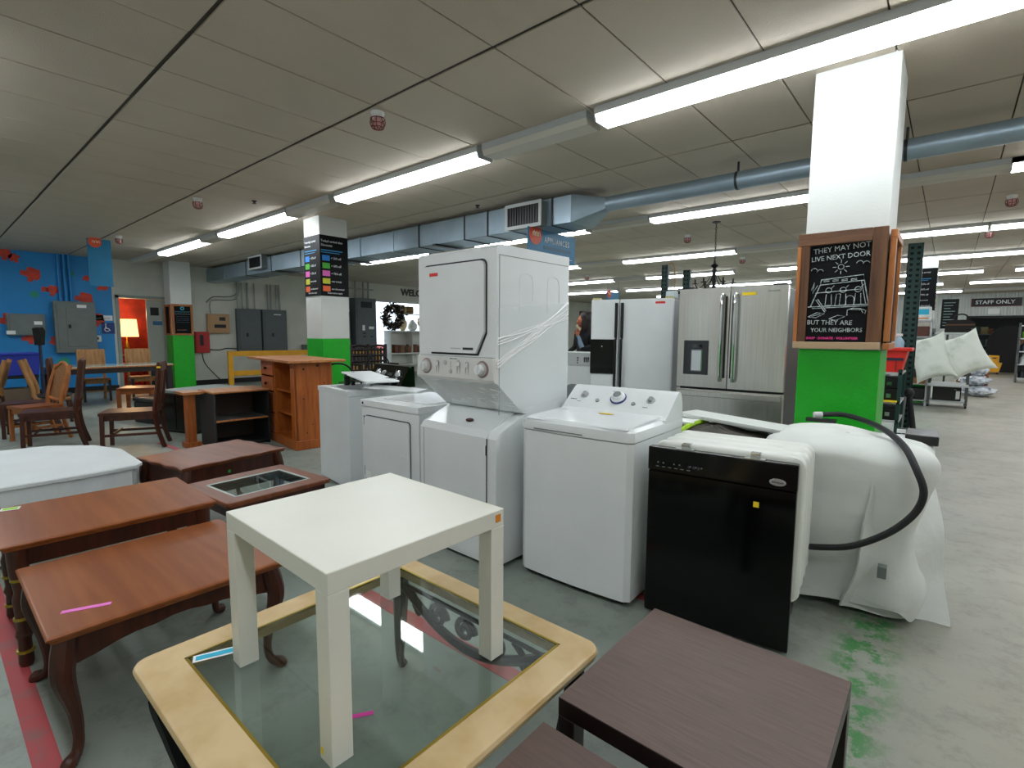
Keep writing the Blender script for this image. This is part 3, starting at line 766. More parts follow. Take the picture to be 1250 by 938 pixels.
# console
cn = M().prism([(-.012, 1.135), (-.022, 1.15), (-.010, 1.272), (.0, 1.28), (.02, 1.27), (.02, 1.13)], 'x', -.001, W+.001).out('console', P('console_white', '#e3e0dc', .3), t, smooth=20)
M().box(.01, -.004, 1.276, W-.01, .0, 1.281).out('console_seam', grey, cn, smooth=0)
for x in (.095, W-.095):
    m = M(); knob(m, x, -.018, 1.21, .052, .008); k_ = m.out('dial_ring', P('dial_ring', '#7c5a5c', .4), cn)
    m = M(); knob(m, x, -.022, 1.21, .044, .010); m.out('dial', P('dial_grey', '#c8c2c0', .3), cn)
    m = M(); knob(m, x-.004, -.030, 1.21, .032, .028); m.box(x-.008, -.064, 1.185, x, -.03, 1.235); m.out('knob', white_en, cn)
for x, z0, z1 in ((.205, 1.165, 1.25), (.40, 1.165, 1.255), (.475, 1.165, 1.25)):
    m = M(); r = .012
    pts = []
    for k in range(9): a = PI*k/8; pts.append((x+r*math.cos(a), -.0185, z1-r+r*math.sin(a)))
    for k in range(9): a = PI+PI*k/8; pts.append((x+r*math.cos(a), -.0185, z0+r+r*math.sin(a)))
    pts.append(pts[0]); m.tube(pts, .0016, 5); m.out('switch_slot', steel_dk, cn)
    B('switch', white_en, cn, x-.008, -.027, z1-.034, x+.008, -.016, z1-.008, bev=.003)
for x, z in ((.275, 1.238), (.33, 1.185)):
    m = M(); knob(m, x, -.016, z, .014, .008); m.out('button', lgrey, cn)
m = M()
for z in (1.2, 1.215, 1.23, 1.243): m.cyl((.33, -.0175, z), (.33, -.020, z), .003, n=8)
m.out('indicator', steel_dk, cn)
text('MAYTAG', .012, ink, cn, (.32, -.0185, 1.262), sx=1.4)
for x in (.07, .19, .26, .385, .46): text('— —', .007, ink, cn, (x, -.0195, 1.158))
# film
def filmslope(u, v):
    y = .0 + .245*v; z = 1.125 - .185*v; return (-.004 + (W+.008)*u, y - .012 - .006*math.sin(u*23+v*6)*math.sin(v*9), z - .004*math.sin(u*31))
fm = M(); fm.grid(filmslope, 40, 12)
fm.grid(lambda u, v: (W+.004+.003*math.sin(v*17+u*5), .01+.69*u, .945+.62*v + .06*u), 20, 20)
fm.grid(lambda u, v: (.0+W*u, -.026-.002*math.sin(u*40), 1.13+.16*v), 24, 4)
fm.out('stretch_film', film, t)
fm = M()
for k_ in range(16):
    q = k_/15; za = (1.37 if k_ < 5 else 1.24) + .02*math.sin(k_*2.1); zb = 1.52 + .11*q + .01*math.sin(k_*5)
    y1 = .69 if k_ % 3 else .45; a = Vector((W+.006, .0, za)); b = Vector((W+.006, y1, za + (zb-za)*y1/.69))
    fm.tube([a.lerp(b, k/10) + Vector((0, 0, .004*math.sin(k*1.3+k_))) for k in range(11)], .0014 + .0022*((k_*7) % 4)/3, 5)
for k in range(14):
    x = random.uniform(.05, .65); v = random.uniform(.1, .9); y = .245*v; z = 1.125-.185*v
    fm.tube([(x, y-.018, z), (x+random.uniform(.03, .09), y-.02+random.uniform(-.005, .005), z+random.uniform(-.01, .01))], .0015, 4)
fm.out('film_folds', film_hi, t)['kind'] = 'stuff'

# ---- top loading washer
t = T('washing_machine', 'white top load washing machine in front with blue ringed dial', 'washer', (-1.868, 2.275, 0), 1.8)
W, D = .70, .665
def front(u, v):   # slightly bowed front and sides
    x = W*u; b = -.016*(1-(2*u-1)**2); r = .03
    if u < .04: b += .02*(1-u/.04)**2
    if u > .96: b += .02*((u-.96)/.04)**2
    return (x, b, .035 + .835*v)
m = M(); prof = []
for k in range(25): u = k/24; p = front(u, 0); prof.append((p[0], p[1]))
prof += [(W, .05), (W, D), (0, D), (0, .05)]
m.prism(prof, 'z', .035, .868); body = m.out('cabinet', white_en, t, smooth=25)
def ring(o, z, ysh=0): return [(max(-.004, min(W+.004, a + (o if a > W/2 else -o))), b - o + ysh) if b < .3 else ((a + (o if a > W/2 else -o)), b) for a, b in prof]
tp = M(); rs = []
for o, z in ((.0, .872), (.004, .876), (.004, .905), (.0, .925), (-.02, .938)):
    rs.append([tp.bm.verts.new((a, b, z)) for a, b in ring(o, z)])
n = len(rs[0])
for A, B_ in zip(rs, rs[1:]):
    for k in range(n): tp.bm.faces.new((A[k], A[(k+1) % n], B_[(k+1) % n], B_[k]))
tp.bm.faces.new(rs[0]); tp.bm.faces.new(rs[-1])
top = tp.out('top_panel', white_en, t, smooth=30)
M().box(.10, -.024, .884, .42, -.010, .889, bev=.001).out('lid_grip', grey, top, smooth=0)
M().prism([(-.0, .936), (.02, .945), (.40, .957), (.44, .957), (.44, .936)], 'x', .03, W-.03).out('lid', white_en, top, smooth=20)
csl = [(.40, .94), (.44, .962), (.585, 1.075), (.615, 1.085), (.64, 1.07), (.66, 1.02), (.665, .94), (.665, .87), (.40, .87)]
cons = M().prism(csl, 'x', -.001, W+.001).out('console', white_en, t, smooth=25)
ang = math.atan2(1.075-.962, .585-.44); CT = Matrix.Translation((0, .5125, 1.0185)) @ Matrix.Rotation(ang, 4, 'X')
def cpart(name, mat, f): m = M(CT); f(m); return m.out(name, mat, cons)
cpart('dial_ring', P('dial_blue', '#27357e', .3), lambda m: m.lathe([(.052, -.002), (.052, .004), (.046, .006)], (.35, .012), 28))
cpart('dial', white_en, lambda m: m.lathe([(.046, .0), (.044, .012), (.034, .014), (.03, .032), (.026, .034)], (.35, .014), 28))
cpart('dial_face', grey, lambda m: m.lathe([(.026, .0335), (.024, .036)], (.35, .014), 20))
for x in (.11, .56):
    cpart('knob', P('knob_grey', '#9a9ea0', .35), lambda m: m.box(x-.012, -.0, 0, x+.012, .036, .022, bev=.004))
    cpart('knob_collar', lgrey, lambda m: m.lathe([(.028, -.002), (.026, .004)], (x, .018), 18))
for x in (.22, .465): cpart('button', P('knob_grey', '#9a9ea0', .35), lambda m: m.lathe([(.014, 0), (.012, .008)], (x, -.025), 14))
for s_, x, y, z in (('FRIGIDAIRE', .025, -.03, .009), ('Water level', .08, -.045, .006), ('Off  Normal', .29, .068, .006), ('Temperature', .53, -.045, .006)):
    text(s_, z, grey, cons, CT @ Vector((x, y, .001)), R=Matrix.Rotation(ang, 4, 'X'), sx=1)
M().box(.335, .30, .9575, .42, .335, .9585).out('sticker', yel_st, t, smooth=0)
M().box(.05, .33, .9575, .1, .345, .9585).out('sticker', white_st, t, smooth=0)
m = M()
for x in (.05, W-.09):
    for y in (.04, D-.08): m.box(x, y, 0, x+.04, y+.04, .036)
m.box(.02, .02, .02, W-.02, D-.02, .036); m.out('base', dark, t, smooth=0)

# ---- black dishwasher
t = T('dishwasher', 'black front dishwasher with white tub standing beside the white washer', 'dishwasher', (-1.105, 2.35, 0), 5.5)
W, HH = .655, .868
tub = M(); tz = []
def ribbed(y):  return .004*math.sin(y*95)
m = M(); N = 40; rings = []
for k in range(N+1):
    y = .05 + .45*k/N; s_ = .012*max(0, math.sin((y-.05)*2*PI/.125)) + (0 if k else -.01)
    x0, x1, z0, z1 = .02 - s_, W+.015 + s_, .22, HH+.012 + s_ - .01*(k/N); r = .05
    pts = []
    for cx_, cz_, a0 in ((x1-r, z1-r, 0), (x0+r, z1-r, 90), (x0+r, z0+r, 180), (x1-r, z0+r, 270)):
        for q in range(6): a = math.radians(a0+90*q/5); pts.append((cx_+r*math.cos(a), y, cz_+r*math.sin(a)))
    rings.append([m.bm.verts.new(p) for p in pts])
n = len(rings[0])
for A, B_ in zip(rings, rings[1:]):
    for k in range(n): m.bm.faces.new((A[k], A[(k+1) % n], B_[(k+1) % n], B_[k]))
m.bm.faces.new(rings[0]); m.bm.faces.new(rings[-1]); m.out('tub', P('tub_white', '#e3e6df', .4), t)
dr_ = M().box(0, 0, .015, W, .045, HH-.12, bev=.004).out('door', black_gl, t)
B('control_panel', black_gl, t, -.002, -.006, HH-.118, W+.002, .045, HH, bev=.006, seg=2)
m = M()
for x in (.03, W-.05):
    m.box(x, .05, .0, x+.02, .52, .03); m.box(x, .05, .03, x+.02, .07, .22); m.box(x, .5, .03, x+.02, .52, .22)
m.out('base_frame', steel_dk, t, smooth=0)
B('pump_housing', dark, t, .12, .12, .04, W-.12, .42, .22, bev=.02)
m = M(); m.lathe([(.034, -.003), (.033, .003), (.028, .005)], n=28, T=Matrix.Translation((W-.075, -.0065, HH-.085)) @ FRONT @ Matrix.Diagonal((1, .5, 1, 1))); bd = m.out('badge', P('badge_silver', '#c9cacb', .25, .8), t)
text('Whirlpool', .012, ink, t, (W-.098, -.0118, HH-.089), sx=.9)
M().box(W-.168, -.002, HH-.215, W-.145, -.0005, HH-.19).out('sticker', yel_st, t, smooth=0)
m = M()
for k in range(9):
    if k not in (2, 5): m.cyl((.05+.026*k, -.0055, HH-.075), (.05+.026*k, -.0072, HH-.075), .0035, n=8)
for k in range(6): m.box(.04+.03*k, -.0068, HH-.096, .055+.03*k, -.0055, HH-.0935)
m.out('control_marks', P('panel_print', '#8d9296', .5), t)
m = M()
for k in range(3): m.cyl((.2+.022*k, -.0055, HH-.078), (.2+.022*k, -.0072, HH-.078), .007, n=12)
m.out('button', P('button_dark', '#34383b', .4), t)
for x in (.13, .44): 
    m = M(); m.box(x, .0, HH, x+.085, .05, HH+.004); m.box(x+.02, .03, HH+.004, x+.06, .09, HH+.022); m.out('mounting_bracket', chrome, t, smooth=0)

# ---- second dishwasher wrapped in white felt, hose over it
t = T('wrapped_dishwasher', 'dishwasher wrapped in white insulation felt with a loose flap', 'dishwasher', (-.74, 2.98, 0), 1)
W, D, HH = .70, .66, .90
def soft(p, a=.022, s=3.1, seed=0): return a*noise.noise(Vector((p[0]*s+seed, p[1]*s, p[2]*s)))
m = M(); nu, nv = 60, 34
def shell(u, v):
    # v: 0 bottom .. 1 centre of the top ; u around
    a = 2*PI*u; c_, s_ = math.cos(a), math.sin(a); e = .32
    rx = math.copysign(abs(c_)**e, c_); ry = math.copysign(abs(s_)**e, s_)
    if v < .72: z = .04 + (HH-.10-.04)*v/.72; k = 1.0 - .12*max(0, .22-v/.72)*(1+ .6*math.sin(a*2)); kk = k
    else:
        q = (v-.72)/.28; z = HH-.10 + .10*math.sin(PI/2*min(1, q*1.6)) ; kk = math.cos(PI/2*min(1, q*1.6)*.35) * (1-max(0, (q-.25)/.75))
        if q < .25: kk = 1-.1*(q/.25)**2
        else: kk = .9*(1-(q-.25)/.75)
    x = W/2 + W/2*rx*kk; y = D/2 + D/2*ry*kk
    fold = .018*math.sin(v*9 + a*3)*(1-v*.6) if s_ < 0 else .006*math.sin(v*7)
    p = Vector((x, y, z)); n_ = Vector((c_, s_, 0)); p += n_*(soft((x, y, z), .07, 3.3) + fold*.8); p.z += soft((x, y, z), .03, 4, 7) * (1 if v > .6 else .3)
    p.z = max(.015, p.z)
    if v < .05: p.z += .03*math.sin(a*4)+.02
    return p
m.grid(shell, nu*2, nv*2); bmesh.ops.remove_doubles(m.bm, verts=m.bm.verts, dist=.0005); m.out('felt_wrap', felt, t, smooth=60)
m = M()   # overlapping felt sheet hanging from the top right and flaring to the floor
def flap(u, v):
    # u 0 front-left .. 1 back-right, v 0 top .. 1 floor
    top = Vector((.50 + .22*u, -.0 + .50*u, .80 - .02*u)); bot = Vector((.42 + .41*u, -.02 + .24*u, .04 - .035*u))
    p = top.lerp(bot, v); out = Vector((.5, -.8, 0)).normalized()
    p += out*(.035*math.sin(PI*v) + .022*math.sin(u*9+v*4)*v + .015*math.sin(v*11+u*3)); return p
m.grid(flap, 24, 30, thick=.008); m.out('felt_flap', felt, t, smooth=60)
m = M()
def flap2(u, v):
    top = Vector((.42 + .26*u, -.03 + .02*u, .74)); bot = Vector((.46+.16*u, -.05 + .02*u, .40)); p = top.lerp(bot, v)
    p.y -= .02*math.sin(u*3+.4)*(.4+v) + .01*math.sin(v*8); return p
m.bm.free()
B('label_patch', panel_grey, t, .550, -.078, .27, .585, -.03, .325)
m = M(); m.box(.10, .60, HH-.01, .26, .64, HH+.012); m.out('top_bracket', black, t, smooth=0)
M().box(.60, .42, HH-.05, .74, .66, HH+.0, bev=.004).out('corner_bracket', black, t)
M().box(.56, .5, HH-.01, .60, .56, HH+.012).out('bracket_tab', chrome, t, smooth=0)
hp = [(-.585, 3.68, .925), (-.50, 3.72, .932), (-.43, 3.68, .932), (-.33, 3.52, .932), (-.22, 3.26, .928), (-.13, 3.02, .898), (-.075, 2.90, .82), (-.043, 2.88, .73), (-.06, 2.88, .64), (-.12, 2.87, .55), (-.20, 2.865, .475), (-.30, 2.86, .41), (-.40, 2.865, .375), (-.50, 2.88, .35), (-.60, 2.90, .345)]
h = M().tube(hp, .0155, 10, smooth=6).out('drain_hose', dark); tag(h, 'black drain hose looping over the white felt wrapped dishwasher', 'hose')
M().cyl((-.62, 3.66, .923), (-.58, 3.682, .925), .019, n=12).out('hose_end', P('hose_end_white', '#d5d8d8', .4), h)

# ---- dryer beside the stack
t = T('dryer', 'low white dryer with square door left of the stacked laundry unit', 'dryer', (-3.405, 2.20, 0), 0)
W, D = .69, .68
cb = B('cabinet', white_en, t, 0, 0, .02, W, D, .905, bev=.006, seg=2)
B('top_panel', white_en, t, -.003, -.012, .865, W+.003, D, .915, bev=.008, seg=2)
m = M(); m.prism(doorpoly(.05, W-.09, .22, .80, .02, .03), 'y', -.004, .001); m.out('door_gap', ink, t, smooth=0)
m = M(); m.prism(doorpoly(.056, W-.096, .226, .794, .02, .026), 'y', -.016, -.002); m.out('door', white_en, t, smooth=20)
for z in (.36, .53): 
    m = M(); m.prism([(W-.22, z), (W-.16, z), (W-.16, z+.012), (W-.19, z+.022), (W-.22, z+.014)], 'y', -.022, -.016); m.out('door_grip', white_en, t, smooth=0)
for z in (.72, .33): B('hinge', dark, t, .035, -.006, z, .042, 0, z+.07)
B('rating_label', white_st, t, .065, -.0175, .31, .13, -.016, .37); B('rating_label_band', P('label_blue', '#3656a0', .6), t, .065, -.018, .302, .13, -.016, .31)
m = M(); knob(m, .035, -.012, .89, .010, .003); m.out('screw_cap', dark, t)
B('toe_gap', ink, t, .05, -.002, .14, W-.09, .001, .146)
B('lint_door', P('bright_enamel', '#eef1f1', .15), t, .12, .12, .915, W-.05, D-.08, .922, bev=.003)

# ---- open washer with black console
t = T('washing_machine', 'white washing machine with raised lid and black console behind the dryer', 'washer', (-4.65, 2.53, 0), -8)
W, D = .69, .64
B('cabinet', white_en, t, 0, 0, .02, W, D, .86, bev=.006, seg=2)
m = M()
m.box(-.003, -.006, .862, W+.003, .06, .905); m.box(-.003, .06, .862, .09, D, .905); m.box(W-.09, .06, .862, W+.003, D, .905); m.box(.09, D-.12, .862, W-.09, D, .905); m.out('top_frame', white_en, t, smooth=0)
m = M().lathe([(.20, .60), (.20, .86), (.19, .86), (.19, .61)], (W/2, .29), 28); m.out('drum', steel_dk, t)
M().lathe([(.03, .61), (.05, .70), (.035, .84), (.03, .86)], (W/2, .29), 14).out('agitator', dark, t)
Tm = Matrix.Translation((.08, .08, .915)) @ Matrix.Rotation(math.radians(-10), 4, 'Y') @ Matrix.Rotation(math.radians(4), 4, 'X')
M().box(0, 0, 0, .80, .30, .018, bev=.004, T=Matrix.Translation((.03, .22, 1.015)) @ Matrix.Rotation(math.radians(2.5), 4, 'Y') @ Matrix.Rotation(math.radians(-8), 4, 'Z')).out('lid', white_en, t)
m = M(); m.rod((.12, .3, .9), (.12, .3, 1.03), .03); m.rod((.5, .5, .9), (.5, .5, .98), .03); m.out('lid_hinge', dark, t)
cb = M().prism([(D-.14, .905), (D-.03, 1.10), (D+.02, 1.105), (D+.03, .905)], 'x', -.0, W).out('console', black_gl, t, smooth=0)
ang = math.atan2(.195, .11); CT = Matrix.Translation((0, D-.085, 1.0025)) @ Matrix.Rotation(ang, 4, 'X')
M(CT).box(-.001, .108, -.02, W+.001, .114, .006).out('console_trim', chrome, cb, smooth=0)
for x, r in ((.16, .038), (.55, .045)):
    m = M(CT); m.lathe([(r, .0), (r, .004), (r*.8, .006), (r*.7, .02), (r*.6, .024)], (x, .02), 20); m.box(x-.006, .02-r*.8, .02, x+.006, .02+r*.8, .034); m.out('knob', chrome, cb)
m = M(CT); m.lathe([(.03, .0), (.03, .005), (.02, .02)], (.27, .02), 16); m.out('knob', P('knob_grey', '#9a9ea0', .35), cb)
m = M(CT)
for x in (.36, .39, .42): m.box(x, .0, 0, x+.018, .03, .003)
m.out('button', P('button_dark', '#34383b', .4), cb)
text('WHIRLPOOL', .016, ink_lt, cb, CT @ Vector((.10, -.07, .002)), R=Matrix.Rotation(ang, 4, 'X'))
# parts lying on it
t = T('wiper_arms', 'black metal arms and clamps lying on the open washer', 'metal parts', (-4.45, 2.75, .92), -8)
m = M(); m.rod((-.10, .0, .03), (.50, .10, .04), .02, .012); m.rod((0, -.1, .02), (.62, .22, .10), .035, .012); m.box(.02, -.06, 0, .06, -.02, .10); m.box(.10, -.1, 0, .13, -.06, .09); m.tube([(0, 0, .03), (.12, .05, .06), (.3, -.02, .03)], .008, 6); m.out('arms', black, t, smooth=0)
t = tag(M().box(-3.90, 2.56, .935, -3.42, 2.82, .942, T=Matrix.Translation((-3.7, 2.7, .93)) @ Matrix.Rotation(.5, 4, 'Z') @ Matrix.Rotation(.06, 4, 'Y') @ Matrix.Translation((3.7, -2.7, -.93))).out('enamel_sheet', white_en, smooth=0), 'loose white enamel sheet lying across the dryer and open washer', 'sheet')

# ---- stainless refrigerator
def bowed(m, x0, x1, z0, z1, y, dep, bow, n=10, top_lip=False):
    prof = [(x0 + (x1-x0)*k/n, y - bow*(1-(2*k/n-1)**2)) for k in range(n+1)] + [(x1, y+dep), (x0, y+dep)]
    m.prism(prof, 'z', z0, z1)
t = T('refrigerator', 'stainless steel french door refrigerator with water dispenser', 'refrigerator', (-1.93, 4.64, 0), 2.4)
W, D, HH = .90, .68, 1.835
B('cabinet', P('fridge_side', '#2b2c2e', .45), t, .005, .075, .03, W-.005, D, HH-.02, bev=.005)
dx = []
m = M(); bowed(m, 0, W/2-.004, .945, HH, 0, .07, .012)
ld = m.out('door', steel, t, smooth=25)
m = M(); bowed(m, W/2+.004, W, .945, HH, 0, .07, .012); rd = m.out('door', steel, t, smooth=25)
m = M(); bowed(m, 0, W, .40, .925, 0, .07, .012); m.out('freezer_drawer', steel, t, smooth=25)
m = M(); bowed(m, 0, W, .04, .385, 0, .07, .012); m.out('freezer_drawer', steel, t, smooth=25)
M().box(.01, -.035, .86, W-.01, -.005, .915, bev=.006).out('drawer_handle', steel, t)
for x, dd_ in ((W/2-.055, ld), (W/2+.055, rd)):
    m = M(); m.tube([(x, -.01, 1.02), (x, -.055, 1.05), (x, -.058, 1.4), (x, -.055, 1.74), (x, -.01, 1.77)], .013, 10, smooth=3); m.out('handle', chrome, dd_)
    B('handle_black_strip', black, dd_, x+(.018 if x < W/2 else -.034), -.014, 1.04, x+(.034 if x < W/2 else -.018), -.008, 1.76)  # black strip on the door beside each chrome handle
dp = B('dispenser', P('dispenser_surround', '#3c3d40', .3, .6), t, .065, -.019, 1.06, .285, -.004, 1.37)
m = M(); m.box(.10, -.021, 1.065, .27, -.0185, 1.34); m.out('dispenser_recess', steel_dk, dp, smooth=0)
m = M(); m.box(.135, -.034, 1.09, .235, -.021, 1.29, bev=.008); m.out('dispenser_paddle', chrome, dp)
m = M(); m.lathe([(.045, 0), (.04, .03)], n=16, T=Matrix.Translation((.185, -.035, 1.305))); m.out('dispenser_nozzle', steel_dk, dp)
M().box(W/2+.10, -.015, HH-.075, W/2+.21, -.012, HH-.05).out('sticker', yel_st, t, smooth=0)
text('KitchenAid', .02, grey, t, (W-.15, -.012, HH-.05))
for x in (.05, W-.09): M().cyl((x, .12, 0), (x, .12, .04), .02, n=10).out('foot', dark, t)
B('hinge_cover', dark, t, .02, .02, HH, .12, .12, HH+.018); B('hinge_cover', dark, t, W-.12, .02, HH, W-.02, .12, HH+.018)
# ---- white side by side refrigerator
t = T('refrigerator', 'white side by side refrigerator with black dispenser left of the steel one', 'refrigerator', (-3.055, 4.92, 0), 13.5)
W, D, HH = .885, .69, 1.80
B('cabinet', P('fridge_side_grey', '#55585b', .5), t, .01, .07, .03, W-.004, D, HH-.01, bev=.005)
B('door', white_en, t, 0, 0, .08, .315, .065, HH, bev=.012, seg=2)
B('door', white_en, t, .322, 0, .08, W, .065, HH, bev=.012, seg=2)
for x in (.275, .34):
    hb = M(); hb.box(x, -.03, 1.38, x+.028, -.0, HH-.04, bev=.004); hb.box(x, -.045, .78, x+.026, -.018, 1.36, bev=.006); hb.tube([(x+.013, .0, 1.37), (x+.013, -.045, 1.36), (x+.013, -.045, 1.3)], .012, 8); hb.tube([(x+.013, .0, .77), (x+.013, -.045, .78), (x+.013, -.045, .84)], .012, 8); hb.out('handle', black, t)
B('dispenser', black_gl, t, .002, -.012, .985, .27, .0, 1.365, bev=.004)
M().box(.13, -.014, 1.28, .14, -.0122, 1.295).out('dispenser_light', white_st, t, smooth=0)
M().box(.70, -.0015, HH-.055, .80, -.0002, HH-.033).out('sticker', red_st, t, smooth=0)
B('hinge_cover', P('hinge_cream', '#c9c08a', .5), t, .01, .02, HH, .09, .1, HH+.02); B('hinge_cover', P('hinge_cream', '#c9c08a', .5), t, W-.09, .02, HH, W-.01, .1, HH+.02)
B('toe_grille', dark, t, .0, .03, .0, W, .06, .078)
sm = tag(M().box(-2.32, 5.2, 1.80, -2.22, 5.3, 1.88, bev=.01).out('small_box', P('pale_blue_box', '#cfe0e6', .5)), 'tiny pale box on top of the white refrigerator', 'box')

# ---- stove wrapped in blanket with white foam board
t = T('wrapped_appliance', 'low appliance under a grey moving blanket before the steel refrigerator', 'wrapped appliance', (-1.60, 3.24, 0), 0)
B('cabinet', lgrey, t, .02, .04, .0, .74, .60, .66, bev=.01)
m = M()
def blk(u, v):
    a = 2*PI*u; e = .4; c_, s_ = math.cos(a), math.sin(a)
    rx = math.copysign(abs(c_)**e, c_); ry = math.copysign(abs(s_)**e, s_)
    k = 1 if v < .6 else (1-(v-.6)/.4*.98); z = .30 + .42*min(1, v/.6) + .08*math.sin(PI*max(0, v-.5))
    p = Vector((.39+.37*rx*k, .32+.30*ry*k, z)); p += Vector((c_, s_, .3))*(.05*noise.noise(p*6) + .012*math.sin(a*9+v*7)); return p
m.grid(blk, 90, 30); bmesh.ops.remove_doubles(m.bm, verts=m.bm.verts, dist=.0005); m.out('moving_blanket', blanket, t, smooth=60)
m = M(); m.tube([(.28, -.01, .45), (.27, .03, .72), (.28, .12, .795), (.30, .4, .80), (.3, .6, .7)], .018, 6, smooth=4); m.out('lime_strap', P('lime_strap', '#a4cf2a', .6), t)
B('lime_band', P('lime_strap', '#a4cf2a', .6), t, .0, -.02, .60, .28, .0, .70)
fb = M(); fb.box(-.0, 0, 0, .74, .34, .028, bev=.008, seg=2)
fb.T = Matrix(); o = fb.out('foam_board', felt, smooth=30); o.location = (-1.47, 3.56, .835); o.rotation_euler = (math.radians(-3), math.radians(3.5), math.radians(-2)); tag(o, 'white foam board lying on the grey moving blanket before the steel refrigerator', 'foam board')
o = tag(M().box(-1.56, 3.42, .80, -1.30, 3.60, .825, bev=.006).out('white_packet', white_st), 'flat white packet on the blanket behind the top load washer', 'packet')

# ---- front loader seen between the stack and the white refrigerator
t = T('washing_machine', 'white washer seen in the gap right of the stacked laundry unit', 'washer', (-4.35, 6.0, 0), 4)
B('cabinet', white_en, t, 0, 0, .02, .69, .68, .98, bev=.01)
M().prism([(.0, .98), (.0, 1.0), (.03, 1.16), (.10, 1.175), (.16, .98)], 'x', 0, .69).out('console', lgrey, t, smooth=0)
for k in range(3): M().cyl((.40, -.004, 1.02+.035*k), (.40, .02, 1.02+.035*k), .009, n=8).out('button', dark, t)
for k in range(3): B('button', dark, t, .5+.03*k, -.0, 1.03, .51+.03*k, .02, 1.10)
m = M(); m.lathe([(.20, 0), (.2, .02), (.15, .03)], n=28, T=Matrix.Translation((.345, -.0, .52)) @ FRONT); m.out('round_door', grey, t)

# ---- hanging signs
def banner(name, lab, x, y0, y1, z0, z1, word, dot, sz, rz=0, thick=.012, sub=True):
    t = T(name, lab, 'sign', (x, y0, 0), rz)
    L_ = y1-y0
    B('panel', P('sign_teal', '#0874a0', .5, var=.15, scale=3), t, -thick, 0, z0, 0, L_, z1)
    r = dot
    m = M().cyl((0, dot*1.15, z1-dot*.55), (.004, dot*1.15, z1-dot*.55), r, n=28); m.out('orange_disc', P('sign_orange', '#d8512c', .5), t)
    text('ReUSE', r*.6, ink_lt, t, (.0055, dot*.32, z1-dot*.7), R=EAST, bold=.002) if False else None
    m = M()
    for k in range(3): m.tube([(.006, dot*(.75+.4*k), z1-dot*.75), (.006, dot*(.75+.4*k), z1-dot*.4), (.006, dot*(.92+.4*k), z1-dot*.3), (.006, dot*(1.02+.4*k), z1-dot*.5), (.006, dot*(1.02+.4*k), z1-dot*.75)], dot*.05, 5)
    m.out('emblem', P('emblem_cream', '#f0e3c4', .6), t)
    m = M(); m.cyl((-thick/2, .04, z1), (-thick/2, .04, 2.735 if word else H), .003, n=6); m.cyl((-thick/2, L_-.04, z1), (-thick/2, L_-.04, 2.735 if word else H), .003, n=6)
    if z1 < 2.73: m.out('wire', dark, t)
    else: m.bm.free()
    if word:
        text(word, sz, ink_lt, t, (.003, dot*2.55, z1-dot*1.15), R=EAST, bold=.002, sx=.80, sp=1.32)
        M().box(.0, dot*2.5, z1-dot*1.2-sz*.75, .002, L_*.9, z1-dot*1.2-sz*.35).out('subtitle_band', P('sign_teal_dark', '#0a5876', .5), t, smooth=0)
        M().box(.0, dot*2.4, z0+.05, .002, L_*.93, z0+.056).out('rule_line', ink_lt, t, smooth=0)
    return t
banner('hanging_sign', 'teal hanging sign reading APPLIANCES with an orange disc', -4.02, 4.98, 6.02, 2.37, 2.735, 'APPLIANCES', .13, .10)
banner('hanging_sign', 'small teal hanging sign with orange disc far behind the white refrigerator', -8.0, 13.75, 14.5, 2.35, 2.72, '', .12, .1, rz=0)
banner('hanging_sign', 'teal hanging sign with orange disc in front of the blue wall', -12.0, 2.15, 2.50, 2.25, 3.10, '', .10, .1, rz=0)

# ================================================================ chalkboards and colour chart on the columns
def board_on(t, w_, z0, z1, fw, R, mats, face=chalk_bd):
    """framed chalkboard in local x (0..w_), facing -y"""
    h_ = M().box(fw*.8, .0, z0+fw*.8, w_-fw*.8, .012, z1-fw*.8).out('board', face, t, smooth=0)
    for a, mt in (((0, -.018, z0+fw, fw, .014, z1-fw), mats[0]), ((w_-fw, -.018, z0+fw, w_, .014, z1-fw), mats[0]), ((0, -.02, z1-fw, w_, .014, z1), mats[1]), ((0, -.02, z0, w_, .014, z0+fw*.8), mats[1])):
        B('frame_rail', mt, t, *a, bev=.003)
t = T('chalkboard', 'large framed chalkboard reading they may not live next door on the column', 'chalkboard', (-.815, 3.915, 0))
w_ = .505; z0, z1 = 1.335, 2.09
B('board', chalk_bd, t, .06, .0, z0+.03, w_-.085, .012, z1-.07)
B('frame_rail', reclaimed, t, .022, -.018, z0+.045, .07, .014, z1-.075, bev=.003)
B('frame_rail', reclaimed, t, w_-.095, -.018, z0+.045, w_-.018, .014, z1-.0, bev=.003)
B('frame_rail', reclaimed_h, t, .0, -.02, z1-.08, w_-.096, .014, z1, bev=.003)
B('frame_rail', P('pale_board', '#b59a78', .7), t, .0, -.024, z0, w_-.02, .014, z0+.044, bev=.003)
B('frame_edge', orangewood, t, -.002, -.02, z0+.045, .021, .03, z1-.081, bev=.002)
yb = -.004
def chalkline(pts, r=.0022, mat=chalk, smooth=0):
    m = M(); m.tube([(a, yb, b) for a, b in pts], r, 5, smooth=smooth); return m
for s_, x, z, sz, tl in (('THEY MAY NOT', .09, 1.955, .047, .07), ('LIVE NEXT DOOR', .08, 1.905, .044, .05), ('BUT THEY ARE', .075, 1.495, .042, -.02), ('YOUR NEIGHBORS', .10, 1.445, .037, 0)):
    text(s_, sz, chalk, t, (x, yb, z), tilt=tl, sx=.92)
text('SHOP · DONATE · VOLUNTEER', .021, chalk_pink, t, (.075, yb, 1.397), sx=1.0, bold=.0006)
dm = M()
def cl(pts, r=.002, sm=0): dm.tube([(a, yb, b) for a, b in pts], r, 5, smooth=sm)
